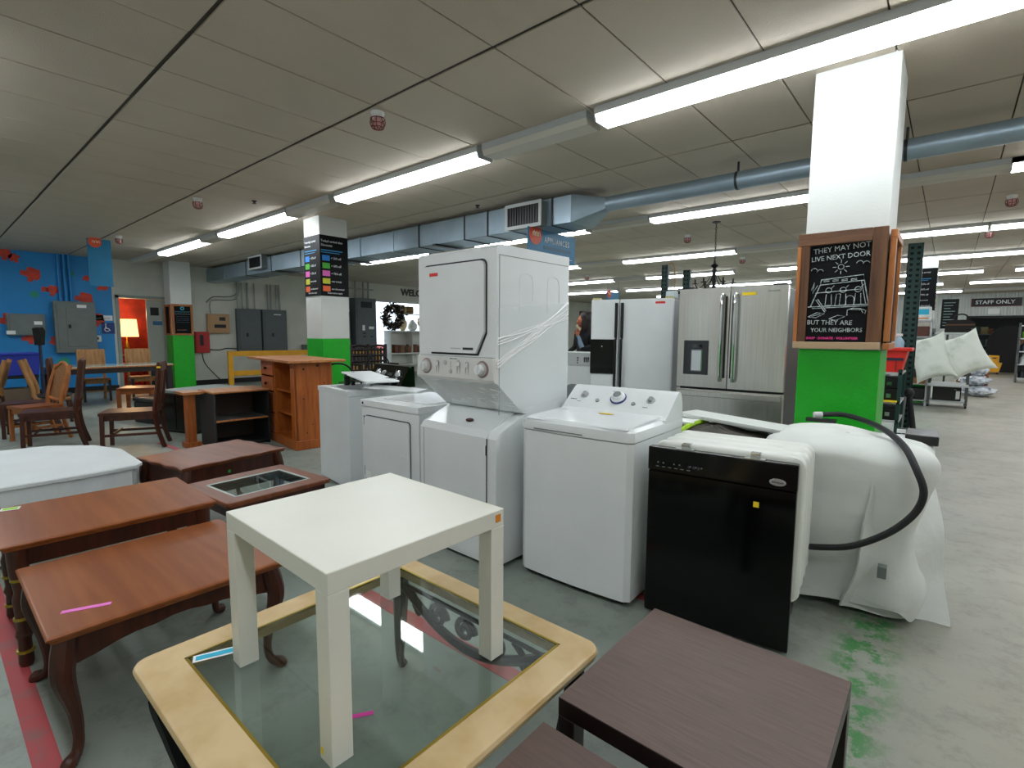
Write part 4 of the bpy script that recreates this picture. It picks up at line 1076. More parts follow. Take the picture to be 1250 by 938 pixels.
def arc(cx_, cz_, r, a0, a1, n=12, rz=1): return [(cx_+r*math.cos(math.radians(a0+(a1-a0)*k/n)), cz_+r*rz*math.sin(math.radians(a0+(a1-a0)*k/n))) for k in range(n+1)]
cl(arc(.25, 1.862, .016, 0, 360))
for a in range(0, 360, 45): cl([(.25+.026*math.cos(math.radians(a)), 1.862+.026*math.sin(math.radians(a))), (.25+.046*math.cos(math.radians(a)), 1.862+.046*math.sin(math.radians(a)))])
for x, z in ((.10, 1.845), (.135, 1.835), (.35, 1.875), (.385, 1.87)): cl(arc(x, z, .018, 20, 170))
cl([(.145, 1.785), (.375, 1.805), (.38, 1.77), (.14, 1.752), (.145, 1.785)], .0025)
for x in (.16, .21, .26, .31): cl([(x, 1.772), (x+.03, 1.775), (x+.03, 1.784), (x, 1.781), (x, 1.772)])
cl([(.14, 1.752), (.09, 1.61)], .003); cl([(.38, 1.77), (.41, 1.62)], .003); cl([(.365, 1.768), (.395, 1.625)])
cl([(.075, 1.61), (.43, 1.62)], .0025); cl([(.10, 1.60), (.42, 1.61)])
cl([(.115, 1.70), (.36, 1.715)], .0025)
for x in (.19, .27, .35): 
    cl(arc(x, 1.715, .017, 0, 360)); cl([(x-.012, 1.69), (x-.016, 1.62), (x+.02, 1.62), (x+.016, 1.69)]); cl([(x+.012, 1.725), (x+.03, 1.745)])
cl([(.23, 1.62), (.235, 1.69), (.255, 1.69)]); cl(arc(.31, 1.655, .022, 0, 180)); cl([(.288, 1.655), (.288, 1.62)]); cl([(.332, 1.655), (.332, 1.62)])
cl([(.12, 1.655), (.175, 1.575), (.182, 1.582), (.13, 1.66)], .0025)
cl([(.08, 1.545), (.13, 1.572), (.175, 1.566), (.125, 1.538), (.08, 1.545)]); cl([(.10, 1.548), (.15, 1.562)])
cl([(.20, 1.53), (.25, 1.553), (.29, 1.545), (.24, 1.52), (.20, 1.53)])
cl([(.30, 1.55), (.30, 1.585), (.33, 1.597), (.37, 1.592), (.385, 1.565)], .0025); cl([(.31, 1.59), (.37, 1.585)]); cl([(.37, 1.592), (.40, 1.58), (.395, 1.56)])
cl([(.09, 1.72), (.105, 1.77), (.10, 1.70), (.125, 1.75)]); cl([(.41, 1.68), (.42, 1.74), (.425, 1.67)])
dm.out('chalk_drawing', chalk, t)
t = T('chalkboard', 'side chalkboard in orange wood frame around the corner of the column', 'chalkboard', (-.318, 3.915, 0), 90)
board_on(t, .46, 1.335, 2.07, .05, None, (orangewood, orangewood))
t.location = (-.305, 3.925, 0)
# small one on the far left column
t = T('chalkboard', 'small framed chalkboard with a cyan ring on the farthest left column', 'chalkboard', (-14.40, 4.10, 0), 90)
board_on(t, .455, 1.335, 2.09, .05, None, (orangewood, orangewood))
m = M(); m.tube([(.23+.035*math.cos(a*PI/10), -.004, 1.99+.035*math.sin(a*PI/10)) for a in range(21)], .010, 6); m.out('cyan_ring', chalk_cyan, t)
def scribble(par, x0, x1, z, amp, mat, y=-.004, n=26):
    m = M(); p = [(x0+(x1-x0)*k/n, y, z+amp*(-1)**k*random.uniform(.3, 1)) for k in range(n+1)]; m.tube(p, .004, 4); m.out('chalk_writing', mat, par)
faint = P('chalk_faint', '#5f7488', .9)
scribble(t, .07, .39, 1.905, .022, chalk_cyan); scribble(t, .07, .39, 1.85, .018, chalk)
for z in (1.79, 1.745, 1.70, 1.65): scribble(t, .09, .37, z, .012, faint)
scribble(t, .10, .30, 1.46, .012, P('chalk_rose', '#d89aa8', .9))
t = T('chalkboard', 'narrow dark board on the front face of the farthest left column', 'chalkboard', (-14.875, 4.09, 0), 0)
board_on(t, .44, 1.335, 2.08, .05, None, (orangewood, orangewood))

def colour_chart(x, y, lab1, lab2, z0=1.965, z1=2.85):
    cols = ('#1f7fd6', '#4fb93a', '#e26ac0', '#cfd233', '#ee6a3a')
    for face in (0, 1):
        t = T('discount_chart', (lab1, lab2)[face], 'sign', (x-.456, y-.006, 0) if face == 0 else (x+.008, y-.006, 0), 0 if face == 0 else 90)
        L_ = .458 if face == 0 else .461
        B('panel', P('chart_black', '#08090b', .5, spec=.2), t, 0, 0, z0, L_, .006, z1)
        ttl = ("Yesterday's arrival", 'Discounts') if face == 0 else ("Today's arrival date", 'Discounts')
        text(ttl[0], .047, ink_lt, t, (.02, -.002, z1-.10), sx=.95); text(ttl[1], .047, ink_lt, t, (.02, -.002, z1-.16), sx=.95)
        m = M(); m.box(.02, -.002, z1-.225, L_*.8, 0, z1-.21); m.box(.02, -.002, z1-.255, L_*.7, 0, z1-.245); m.out('title_rule', P('rule_blue', '#2d86b8', .5), t, smooth=0)
        for k, (c_, s_) in enumerate(zip(cols, ('= 25% off', '= 50% off', '= 75% off', 'new arrivals', 'not discounted'))):
            zc = z1 - .33 - .112*k
            B('colour_square', P('chart_' + c_[1:], c_, .5), t, .035, -.002, zc-.04, .155, 0, zc+.04)
            text(s_, .045 if k < 3 else .036, ink_lt, t, (.175, -.002, zc-.012), sx=.95)
        text('Restrictions apply', .034, ink_lt, t, (L_/2, -.002, z0+.035), align='CENTER')
colour_chart(-7.1, 3.95, 'left face of the colour coded discount chart on the middle column', 'right face of the colour coded discount chart on the middle column')
colour_chart(-.30, 14.0, 'far colour coded discount chart right of the green rack post', 'side face of the far discount chart towards the aisle')

# ================================================================ left wall fixtures
XW = X0
def wallbox(name, lab, y0, y1, z0, z1, dep, mat, cat='panel', gap=0):
    t = T(name, lab, cat, (XW+gap, y0, z0))
    L_, Hh = y1-y0, z1-z0
    B('case', mat, t, 0, 0, 0, dep, L_, Hh, bev=.006)
    B('door', mat, t, dep, L_*.07, Hh*.06, dep+.012, L_*.93, Hh*.95, bev=.003)
    return t, dep+.012, L_, Hh
t, d_, L_, Hh = wallbox('breaker_box', 'grey electrical panel with inset door on the blue wall', 2.03, 2.76, .93, 2.08, .16, panel_grey)
m = M()
for a in ((L_*.28, Hh*.12, L_*.285, Hh*.88), (L_*.28, Hh*.12, L_*.75, Hh*.125)): m.box(d_, a[0], a[1], d_+.002, a[2], a[3])
m.out('door_seam', ink, t, smooth=0); B('latch', dark, t, d_, L_*.32, Hh*.48, d_+.02, L_*.38, Hh*.55); B('warning_label', white_st, t, d_, L_*.55, Hh*.88, d_+.002, L_*.78, Hh*.94)
t, d_, L_, Hh = wallbox('electrical_box', 'wide grey electrical box low on the blue wall', 1.28, 1.88, 1.32, 1.78, .14, panel_grey)
B('warning_label', white_st, t, d_, L_*.7, Hh*.5, d_+.002, L_*.92, Hh*.66); B('meter_window', white_st, t, d_, -.02, .02, d_+.006, .12, .10)
m = M()
for y in (2.18, 2.28, 2.37): m.cyl((X0+.05, y, 2.08), (X0+.05, y, H), .028, n=8)
tag(m.out('conduit', blue_paint), 'blue painted conduits running up the blue wall above the panel', 'conduit')
t, d_, L_, Hh = wallbox('breaker_box', 'left grey breaker panel of the pair on the white wall', 5.86, 6.50, .86, 2.07, .15, P('panel_dark', '#545c5f', .5, var=.1))
B('latch', dark, t, d_, L_*.35, Hh*.36, d_+.02, L_*.42, Hh*.44)
t, d_, L_, Hh = wallbox('breaker_box', 'right grey breaker panel of the pair on the white wall', 6.55, 7.25, .82, 2.07, .15, P('panel_dark', '#545c5f', .5, var=.1))
B('latch', dark, t, d_, L_*.35, Hh*.38, d_+.02, L_*.42, Hh*.46); B('maker_plate', white_st, t, d_, L_*.45, Hh*.88, d_+.002, L_*.75, Hh*.9)
t, d_, L_, Hh = wallbox('meter_cabinet', 'beige meter cabinet with two dark windows on the white wall', 5.12, 5.66, 1.38, 1.90, .12, P('beige_box', '#b58e66', .6))
B('window', ink, t, d_, L_*.52, Hh*.66, d_+.004, L_*.80, Hh*.84); B('window', ink, t, d_, L_*.28, Hh*.28, d_+.004, L_*.82, Hh*.46)
t, d_, L_, Hh = wallbox('alarm_box', 'red fire alarm box beside the farthest left column', 4.80, 5.14, .86, 1.42, .13, P('red_box', '#b41c1c', .45), 'alarm box')
B('window', ink, t, d_, L_*.3, Hh*.35, d_+.004, L_*.55, Hh*.85)
t, d_, L_, Hh = wallbox('breaker_box', 'tall grey switchboard left of the shop window', 9.45, 10.25, .35, 2.56, .35, P('panel_dark', '#545c5f', .5, var=.1))
B('control_plate', white_st, t, d_, L_*.3, Hh*.52, d_+.004, L_*.42, Hh*.6); B('control_plate', white_st, t, d_, L_*.62, Hh*.54, d_+.004, L_*.86, Hh*.58); B('window', ink, t, d_, L_*.25, Hh*.86, d_+.004, L_*.78, Hh*.95)
for k in range(3): B('handle', dark, t, d_, L_*(.32 if k != 1 else .68), Hh*(.42 + .05*(k//2)), d_+.02, L_*(.45 if k != 1 else .8), Hh*(.435+.05*(k//2)))
t, d_, L_, Hh = wallbox('breaker_box', 'narrow dark panel beside the tall switchboard', 8.95, 9.35, .9, 2.1, .2, P('panel_dark', '#545c5f', .5, var=.1))
t, d_, L_, Hh = wallbox('electrical_box', 'small dark box low on the wall behind the pine cabinet', 7.75, 8.25, .85, 1.05, .14, P('panel_dark', '#545c5f', .5, var=.1))
m = M()
for y in (5.92, 6.05, 6.2, 6.38, 6.75, 6.85, 7.0, 7.1): m.cyl((X0+.05, y, 2.07), (X0+.05, y, 2.8), .018 if y != 6.2 else .03, n=8)
m.tube([(X0+.05, 5.98, 2.8), (X0+.05, 5.95, 2.45), (X0+.05, 5.8, 2.3), (X0+.05, 5.35, 2.28), (X0+.05, 5.22, 2.2), (X0+.05, 5.22, 1.9)], .014, 6, smooth=3)
m.tube([(X0+.07, 5.9, 2.8), (X0+.07, 5.9, 2.5), (X0+.07, 5.7, 2.38), (X0+.07, 5.3, 2.36), (X0+.07, 5.12, 2.2)], .014, 6, smooth=3)
tag(m.out('conduit', P('conduit_grey', '#8d8f8c', .4, .5)), 'grey conduits rising from the breaker panels on the white wall', 'conduit')
m = M()
for y in (9.6, 9.9, 10.1): m.cyl((X0+.12, y, 2.56), (X0+.12, y, H), .03, n=8)
m.box(X0+.08, 9.3, 2.85, X0+.16, 10.3, 2.89)
tag(m.out('conduit', P('conduit_grey', '#8d8f8c', .4, .5)), 'conduits above the tall switchboard by the shop window', 'conduit')
m = M().tube([(X0+.1, 4.95, .86), (X0+.1, 5.0, .6), (X0+.12, 5.2, .3), (X0+.3, 5.4, .02)], .012, 6, smooth=4); tag(m.out('power_cable', dark), 'thin black cable hanging from the red alarm box', 'cable')
m = M().tube([(X0+.03, 5.14, .95), (X0+.03, 5.4, .93), (X0+.03, 5.6, .97), (X0+.03, 5.86, .95)], .012, 6, smooth=4); tag(m.out('power_cable', dark), 'cable running along the wall between alarm box and breaker panel', 'cable')
t = T('thermostat', 'white thermostat on the blue wall beside the doorway', 'thermostat', (X0, 2.64, 1.17)); B('case', white_st, t, 0, 0, 0, .03, .22, .15, bev=.01); B('screen', ink, t, .03, .06, .05, .033, .17, .11)
t = T('wall_sign', 'narrow white sign above the blue restroom sign', 'sign', (X0, 2.76, 1.67)); B('panel', white_st, t, 0, 0, 0, .006, .34, .12); text('RESTROOM', .05, grey, t, (.008, .03, .035), R=EAST)
t = T('wall_sign', 'square dark blue accessible restroom sign beside the doorway', 'sign', (X0, 2.88, 1.36)); B('panel', P('sign_navy', '#12387a', .5), t, 0, 0, 0, .006, .25, .26)
m = M(); m.tube([(.009, .08, .2), (.009, .075, .13), (.009, .13, .12), (.009, .16, .07)], .011, 6); m.tube([(.009, .1+.045*math.cos(a*PI/6), .10+.045*math.sin(a*PI/6)) for a in range(3, 12)], .008, 6); m.ball((.009, .08, .225), .015, 8); m.out('pictogram', white_st, t)

# far left: welcome letters, green pin board
t = T('wall_lettering', 'black WELCOME letters on the wall above the shop window', 'lettering', (X0, 11.55, 2.78)); text('WELCOME', .33, black, t, (.012, 0, 0), R=EAST, ex=.01, bold=.012, name='letters')
t = T('picture_board', 'green board in red frame on the far left wall', 'board', (X0, 23.3, 1.7)); B('panel', P('board_green', '#1e5a38', .7, var=.3, scale=6), t, 0, 0, 0, .03, 2.0, .95)
for a in ((0, 0, 2.0, .06), (0, .89, 2.0, .95), (0, .06, .06, .89), (1.94, .06, 2.0, .89)): B('frame_rail', P('frame_red', '#7a3030', .6), t, .0, a[0], a[1], .05, a[2], a[3])
m = M()
for k in range(6): m.ball((.05, .4+.22*k, .25+.06*(k % 3)), .09, 8, sc=(.15, 1, 1))
m.out('painted_fruit', P('board_yellow', '#8fae5a', .7), t)

# yellow safety rail
t = T('safety_rail', 'yellow steel guard rail standing before the breaker panels', 'rail', (-14.35, 5.30, 0), 82)
for x in (0, 2.1, 4.2): B('post', yel, t, x, -.06, 0, x+.12, .06, .92, bev=.008)
for z in (.26, .78): B('rail', yel, t, 0, -.05, z, 4.32, -.02, z+.14, bev=.008)

# blue tub cart, hand sanitiser stand
t = T('tub_cart', 'blue plastic tub on black stand at the left edge by the blue wall', 'tub', (-12.6, .72, 0), 5)
m = M(); m.prism([(.0, .66), (-.04, 1.03), (.64, 1.03), (.60, .66)], 'x', 0, .6); m.out('tub', P('tub_blue', '#1b2f9c', .4), t, smooth=0)
B('tub_rim', P('tub_blue', '#1b2f9c', .4), t, -.02, -.06, 1.0, .62, .66, 1.035, bev=.008)
B('shelf', black, t, .0, .0, .60, .6, .6, .66, bev=.01); B('shelf', black, t, .0, .0, .12, .6, .6, .17, bev=.01)
for sx in (.02, .54):
    for sy in (.02, .54): B('leg', black, t, sx, sy, .05, sx+.05, sy+.05, .6); M().cyl((sx+.01, sy+.025, .05), (sx+.05, sy+.025, .05), .05, n=14).out('caster', dark, t)
B('carton', P('carton_brown', '#6a5a4a', .8), t, .1, .1, .17, .5, .5, .42)
t = T('pedestal_stand', 'black stand with flared head before the blue wall', 'stand', (-11.6, 1.36, 0), -30)
M().cyl((0, 0, 0), (0, 0, .02), .16, n=24).out('base', black, t); M().cyl((0, 0, .02), (0, 0, 1.22), .022, n=12).out('pole', P('pole_navy', '#16223c', .4), t)
M().prism([(-.04, 1.18), (-.09, 1.42), (-.02, 1.48), (.09, 1.46), (.05, 1.18)], 'y', -.05, .05).out('head', black, t, smooth=0)

# ================================================================ chairs
def chair(name, lab, loc, rz, W=.45, D=.44, hs=.46, hb=1.04, seatm=walnut, wm=walnut, style='slat', lean=.09, group=None, legm=None):
    """faces local -y; seat front at y=0, back at y=D"""
    t = T(name, lab, 'chair', loc, rz, group)
    M().prism([(0.0, 0), (W, 0), (W-.02, D), (.02, D)], 'z', hs-.035, hs).out('seat', seatm, t, smooth=0)
    B('seat_frame', wm, t, .03, .025, hs-.10, W-.03, D-.02, hs-.035)
    for x in (0.005, W-.045): 
        m = M(); m.rod((x+.02, .03, hs-.035), (x+.02, .02, 0), .04); m.out('leg', legm or wm, t, smooth=0)
    for x in (.02, W-.06):
        m = M(); p = [(x+.02, D+.07, 0), (x+.02, D+.01, hs*.5), (x+.02, D-.01, hs), (x+.02, D+.02, hs+.2), (x+.02, D+lean, hb-.03)]
        m.tube(p, .026, 4, smooth=3); m.out('leg', wm, t, smooth=20)
    for z, y0, y1 in ((.17, .03, D+.04),):
        for x in (.025, W-.035): B('stretcher', wm, t, x-.01, y0, z, x+.012, y1, z+.03)
    B('stretcher', wm, t, .03, .12, .19, W-.03, .14, .215)
    if style == 'slat':
        B('top_rail', wm, t, .015, D+lean-.02, hb-.11, W-.015, D+lean+.015, hb, bev=.008)
        for k in range(3):
            x = W*(.30+.2*k); m = M(); m.rod((x, D-.0, hs+.03), (x, D+lean, hb-.09), .045, .012); m.out('back_slat', wm, t, smooth=0)
        B('lower_rail', wm, t, .03, D-.01, hs+.01, W-.03, D+.015, hs+.045)
    elif style == 'plain':
        Tm = Matrix.Translation((0, D, hs)) @ Matrix.Rotation(-math.atan2(lean, hb-hs), 4, 'X')
        M().box(.0, -.015, .12, W, .02, hb-hs, bev=.008, T=Tm).out('backrest', wm, t)
    elif style == 'cane':
        Tm = Matrix.Translation((0, D, hs)) @ Matrix.Rotation(-math.atan2(lean, hb-hs), 4, 'X')
        m = M(Tm); hh = hb-hs
        pts = [(.04, 0, .08), (.02, 0, .3), (.03, 0, hh-.12), (.10, 0, hh-.04), (W/2, 0, hh+.01), (W-.10, 0, hh-.04), (W-.03, 0, hh-.12), (W-.02, 0, .3), (W-.04, 0, .08), (W/2, 0, .05), (.04, 0, .08)]
        m.tube(pts, .022, 8, smooth=4); m.out('back_frame', wm, t)
        M(Tm).prism([(a, b) for a, _, b in pts[:-1]], 'y', -.004, .004).out('cane_panel', P('woven_cane', '#a9784a', .7, h2='#6d4425', scale=120), t, smooth=0)
    return t
# side chairs in dark wood
chair('dining_chair', 'dark wooden chair second from the left, its back to the right', (-8.57, .82, 0), -14, W=.45, D=.52, hb=1.08, style='plain', lean=.07)
ch = chair('dining_chair', 'dark slat back chair with a yellow sticker on its top rail', (-7.91, 1.51, 0), -24, W=.46, D=.56, hb=1.05, style='slat', lean=.06)
M().box(.44, .60, .98, .462, .64, 1.0).out('sticker', yel_st, ch, smooth=0)
chair('dining_chair', 'dark wooden chair at the left edge with its back behind the cane chair', (-9.75, .74, 0), -12, W=.45, D=.50, hb=1.05, style='plain', lean=.0)
chair('dining_chair', 'orange brown cane back chair between the two dark chairs', (-9.10, .70, 0), 16, W=.42, D=.42, hb=1.0, wm=orangewood, seatm=brown, style='cane', lean=.12)
for i, (x, y, rz, lb) in enumerate(((-10.4, 1.50, 168, 'light bent wood chair left of the black stand'), (-11.1, .42, -12, 'light bent wood chair cut by the left edge'))):
    t = T('bentwood_chair', lb, 'chair', (x, y, 0), rz, None)
    for xx in (0, .42):
        m = M(); m.tube([(xx, .52, .98), (xx, .47, .8), (xx, .40, .55), (xx, .38, .40), (xx, .2, .34), (xx, -.02, .38)], .03, 8, smooth=4); m.out('side_frame', tan, t)
        m = M(); m.tube([(xx, .40, .45), (xx, .44, .0)], .022, 8); m.tube([(xx, .02, .38), (xx, -.02, 0)], .022, 8); m.out('leg', walnut, t)
    B('seat', dark, t, -.01, -.02, .385, .43, .40, .43, bev=.015)
    m = M(Matrix.Translation((0, .42, .55)) @ Matrix.Rotation(-.25, 4, 'X')); m.box(.0, -.01, .02, .42, .02, .42, bev=.01); m.out('backrest', tan, t)
for i, (x, y) in enumerate(((-13.0, 2.10), (-13.0, 2.90))):
    chair('dining_chair', ['tan panel back chair behind the glass top table, before the blue wall', 'tan panel back chair behind the glass top table, nearest the red doorway'][i], (x, y, 0), 88, W=.46, D=.44, hb=1.05, wm=tan, seatm=tan, style='plain', lean=.08, legm=espresso_dk)

# glass topped dining table
t = T('dining_table', 'long dark dining table with light wooden edge and glass top', 'table', (-12.1, 1.55, 0), 96)
W, D = 1.95, .85
B('edge_band', orangewood, t, 0, 0, .715, W, D, .745, bev=.004); B('apron', espresso_dk, t, .03, .03, .62, W-.03, D-.03, .715)
B('glass_top', P('glass_sheet_green', '#b9cfc4', .06, spec=.8), t, .01, .01, .745, W-.01, D-.01, .757)
for sx in (.02, W-.12):
    for sy in (.02, D-.12): B('leg', espresso_dk, t, sx, sy, 0, sx+.10, sy+.10, .62)

# small wooden desk with black case on the floor under it
t = T('side_table', 'small reddish wooden table behind the slat back chair', 'table', (-10.15, 2.05, 0), 62)
B('table_top', cherry, t, 0, 0, .47, .52, .50, .50, bev=.004)
for sx in (.0, .47):
    for sy in (.0, .45): B('leg', brown, t, sx, sy, 0, sx+.05, sy+.05, .47)
B('apron', brown, t, .02, .02, .40, .50, .48, .47)
t = T('bedside_chest', 'dark grey upholstered bench block behind the slat back chair', 'bench', (-9.65, 2.15, 0), 15)
B('body', dark, t, 0, 0, .0, .60, .62, .33, bev=.03, seg=2); B('cushion', black, t, -.01, -.01, .33, .61, .63, .40, bev=.03, seg=3)

# ---- low grey topped cabinet, bookshelf, pine cabinet
t = T('low_cabinet', 'long low black cabinet with grey top beside the small bookshelf', 'cabinet', (-8.45, 2.20, 0), 19)
B('carcass', black, t, 0, 0, .03, .66, .86, .56, bev=.004); B('top', P('grey_top', '#8a9694', .35, var=.15), t, -.01, -.01, .56, .67, .87, .60, bev=.004)
B('plinth', dark, t, .03, .03, 0, .63, .83, .03); B('door', black_gl, t, .02, -.012, .05, .325, 0, .54, bev=.003); B('door', black_gl, t, .335, -.012, .05, .64, 0, .54, bev=.003)
tray = M().box(-9.15, 3.32, .0, -8.3, 3.85, .02, bev=.003); o = tray.out('flat_board', steel_dk); o.location = (0, 0, .60); tag(o, 'dark flat tray with a bright sheet near the yellow rail', 'tray'); o.location = (0, 0, 0)
t = T('bookshelf', 'small black bookshelf with wooden top and one shelf', 'bookshelf', (-7.12, 2.28, 0), -1.5)
W, D, HH = .50, .64, .70
sh = P('shelf_black', '#26292a', .5)
B('side_panel', sh, t, 0, 0, 0, W, .018, HH-.02); B('side_panel', sh, t, 0, D-.018, 0, W, D, HH-.02); B('back_panel', P('shelf_back', '#3b2a22', .6), t, .0, .018, .02, .012, D-.018, HH-.02)
B('top', pine_top, t, -.01, -.015, HH-.02, W+.02, D+.015, HH, bev=.002); B('shelf', P('shelf_grey', '#5b6060', .4), t, .012, .018, .33, W-.005, D-.018, .352); B('shelf_edge', pine_top, t, W-.005, .018, .33, W, D-.018, .352); B('shelf', sh, t, .012, .018, .03, W-.005, D-.018, .05)
t = T('wooden_stand', 'narrow orange wood stand left of the small bookshelf', 'stand', (-7.22, 2.07, 0), -1.5)
B('post', pine, t, .10, .03, .06, .20, .13, .66); B('top', pine_top, t, -.0, -.03, .66, .30, .2, .69); B('foot', pine, t, .06, -.0, 0, .25, .17, .06)

t = T('pine_cabinet', 'tall pine kitchen cabinet with drawers and open shelves', 'cabinet', (-7.10, 3.04, 0), -6.5)
W, D, HH = 1.22, .46, 1.09
B('side_panel', pine, t, W-.025, 0, .1, W, D, HH-.03); B('side_panel', pine, t, 0, 0, .1, .025, D, HH-.03); B('back_panel', pine, t, .025, D-.015, .1, W-.025, D, HH-.03)
B('plinth', pine, t, -.012, -.015, 0, W+.015, D+.01, .11, bev=.004)
B('top', pine_top, t, -.22, -.11, HH-.03, W+.12, D+.13, HH, bev=.004)
B('post', pine, t, W-.12, -.008, .11, W, .02, HH-.03); B('divider', pine, t, .50, .0, .11, .525, D-.015, HH-.03)
for z in (.40, .68): B('shelf', pine, t, .525, .02, z, W-.025, D-.015, z+.02)
B('floor_board', pine, t, .025, .0, .10, W-.025, D-.015, .12)
for z0, z1 in ((.86, 1.04), (.66, .84), (.38, .64), (.12, .36)):
    dr_ = B('drawer', pine, t, .03, -.012, z0, .49, .01, z1, bev=.005); M().ball((.26, -.03, (z0+z1)/2), .018, 10).out('knob', iron, dr_)
for y, z, r in ((.11, .98, .014), (.28, 1.02, .018), (.1, .62, .01), (.2, .3, .008), (.33, .42, .014), (.13, .2, .009), (.36, .8, .009)): M().cyl((W, y, z), (W+.0012, y, z), r, n=10).out('wood_knot', P('knot_dark', '#3c1a0b', .6), t)

# bench with lattice back, wicker chair, metal chair
t = T('bench', 'dark wooden double bench with lattice back by the switchboard', 'bench', (-10.9, 6.75, 0), 88)
W = 1.05
for x in (0, W/2-.03, W-.06): B('post', espresso_dk, t, x, 0, 0, x+.06, .06, 1.14, bev=.004)
for z in (.5, .72, .86, 1.0, 1.08): 
    m = M(); m.tube([(0, .03, z), (W*.25, .03, z+.03 if z > 1 else z), (W*.5, .03, z), (W*.75, .03, z+.03 if z > 1 else z), (W, .03, z)], .032, 6, smooth=3); m.out('back_rail', espresso_dk, t)
for k in range(11): B('back_slat', espresso_dk, t, .05+.09*k, .02, .5, .105+.09*k, .04, 1.06)
B('seat', espresso_dk, t, 0, -.5, .40, W, .02, .45, bev=.005)
for x in (0, W-.06): B('leg', espresso_dk, t, x, -.5, 0, x+.06, -.44, .66); B('armrest', espresso_dk, t, x, -.5, .64, x+.06, .02, .68)
def wire_chair(name, lab, loc, rz):
    t = T(name, lab, 'chair', loc, rz)
    m = M(); m.tube([(0, .02, .0), (0, 0, .45), (0, .02, .78), (.08, .03, .93), (.22, .03, .97), (.36, .03, .93), (.44, .02, .78), (.44, 0, .45), (.44, .02, 0)], .014, 8, smooth=4); m.out('back_frame', iron, t)
    m = M(); m.tube([(0, .0, .66), (.22, .02, .64), (.44, 0, .66)], .010, 6, smooth=4); m.tube([(.0, 0, .7), (-.02, -.3, .7), (.0, -.42, .6), (.0, -.42, .44)], .011, 6, smooth=4); m.tube([(.44, 0, .7), (.46, -.3, .7), (.44, -.42, .6), (.44, -.42, .44)], .011, 6, smooth=4); m.tube([(.05, 0, .6), (.1, 0, .5), (.18, 0, .52)], .009, 6, smooth=4); m.out('armrest', iron, t)
    m = M(); m.tube([(0, -.42, 0), (0, -.42, .45)], .012, 8); m.tube([(.44, -.42, 0), (.44, -.42, .45)], .012, 8); m.out('leg', iron, t)
    B('seat', P('seat_beige', '#c9b08a', .8), t, 0, -.43, .43, .44, .01, .49, bev=.02, seg=2)
wire_chair('metal_chair', 'black metal arm chair with beige seat right of the pine cabinet', (-6.88, 3.80, 0), 55)
wire_chair('metal_chair', 'black metal arm chair with beige seat before the lattice bench', (-8.9, 5.9, 0), 60)

# white shelf unit in the shop window, with the wreath and vases
t = T('shelf_unit', 'white painted shelf unit before the shop window', 'shelf', (-14.75, 10.75, 0), 86)
W, D = 2.6, .42
wp = P('shelf_white', '#d5d6d0', .5)
B('side_panel', wp, t, 0, 0, 0, .03, D, 1.50); B('side_panel', wp, t, W-.03, 0, 0, W, D, 1.50); B('divider', wp, t, .9, .01, 0, .92, D, 1.46)
B('back_panel', wp, t, 0, D-.01, 0, W, D, 1.48)
for z in (.28, .68, 1.46): B('shelf', wp, t, -.02, -.02, z, W+.02, D, z+.04)
XS = -15.0
def vase(lab, x, y, z, prof, mat, cat='vase'):
    o = M().lathe(prof, n=18).out(cat, mat); o.location = (x, y, z); return tag(o, lab, cat)
t = T('wreath', 'big dark leafy wreath with small flowers in the shop window', 'wreath', (-14.85, 10.95, 1.98))
m = M(); m2 = M()
for k in range(620):
    a = 2*PI*random.random(); r = .34 + random.gauss(0, .075); b = random.gauss(0, .07)
    c_ = Vector((b, r*math.cos(a), r*math.sin(a))); q = Matrix.Translation(c_) @ Matrix.Rotation(random.random()*6, 4, 'X') @ Matrix.Rotation(random.random()*3, 4, 'Z')
    mm = m if random.random() < .85 else m2
    vs = [mm.bm.verts.new(q @ Vector(p)) for p in ((0, -.07, 0), (.015, 0, .035), (0, .08, 0), (.015, 0, -.035))]; mm.bm.faces.new(vs)
m.out('leaves', P('wreath_leaf', '#2a211c', .7), t, smooth=0)['kind'] = 'stuff'; m2.out('flowers', P('wreath_flower', '#c9c2b4', .7), t, smooth=0)['kind'] = 'stuff'
M().tube([(0, .36*math.cos(a*PI/12), .36*math.sin(a*PI/12)) for a in range(25)], .05, 8).out('ring', P('wreath_twig', '#3a2a1e', .9), t)
vase('cream egg shaped vase on the white window shelf', -14.95, 11.42, 1.5, [(.06, 0), (.12, .08), (.16, .2), (.15, .32), (.09, .42), (.05, .46)], P('vase_cream', '#e6d3a6', .35))
vase('white round vase on the white window shelf', -14.95, 11.85, 1.5, [(.09, 0), (.17, .08), (.18, .2), (.11, .32), (.06, .36), (.08, .4)], white_en)
vase('white bottle vase at the right end of the window shelf', -14.95, 12.75, 1.5, [(.08, 0), (.12, .15), (.05, .3), (.04, .5)], white_en)
t = T('urn', 'brown and gold two handled urn on the white window shelf', 'urn', (-14.95, 12.3, 1.5))
M().lathe([(.09, 0), (.05, .05), (.06, .1), (.13, .3), (.12, .42), (.06, .5), (.08, .56)], n=16).out('body', P('urn_gold', '#a8803a', .35, .5), t)
for s_ in (-1, 1): M().tube([(0, .06*s_, .5), (0, .18*s_, .42), (0, .17*s_, .25), (0, .08*s_, .15)], .02, 6, smooth=3).out('handle', brown, t)
for i, (y, w_, h2_) in enumerate(((11.15, .35, .3), (11.6, .30, .26))):
    o = M().box(-15.1, y, 1.5+ (.62 if i < 1 else .62), -14.9, y+w_, 1.5+.62+h2_, bev=.02).out('basket', P('basket_dark', '#3a2a20', .9, h2='#a88a50', scale=25)); tag(o, ['dark woven basket above the cream vase', 'dark woven basket above the white round vase'][i], 'basket')
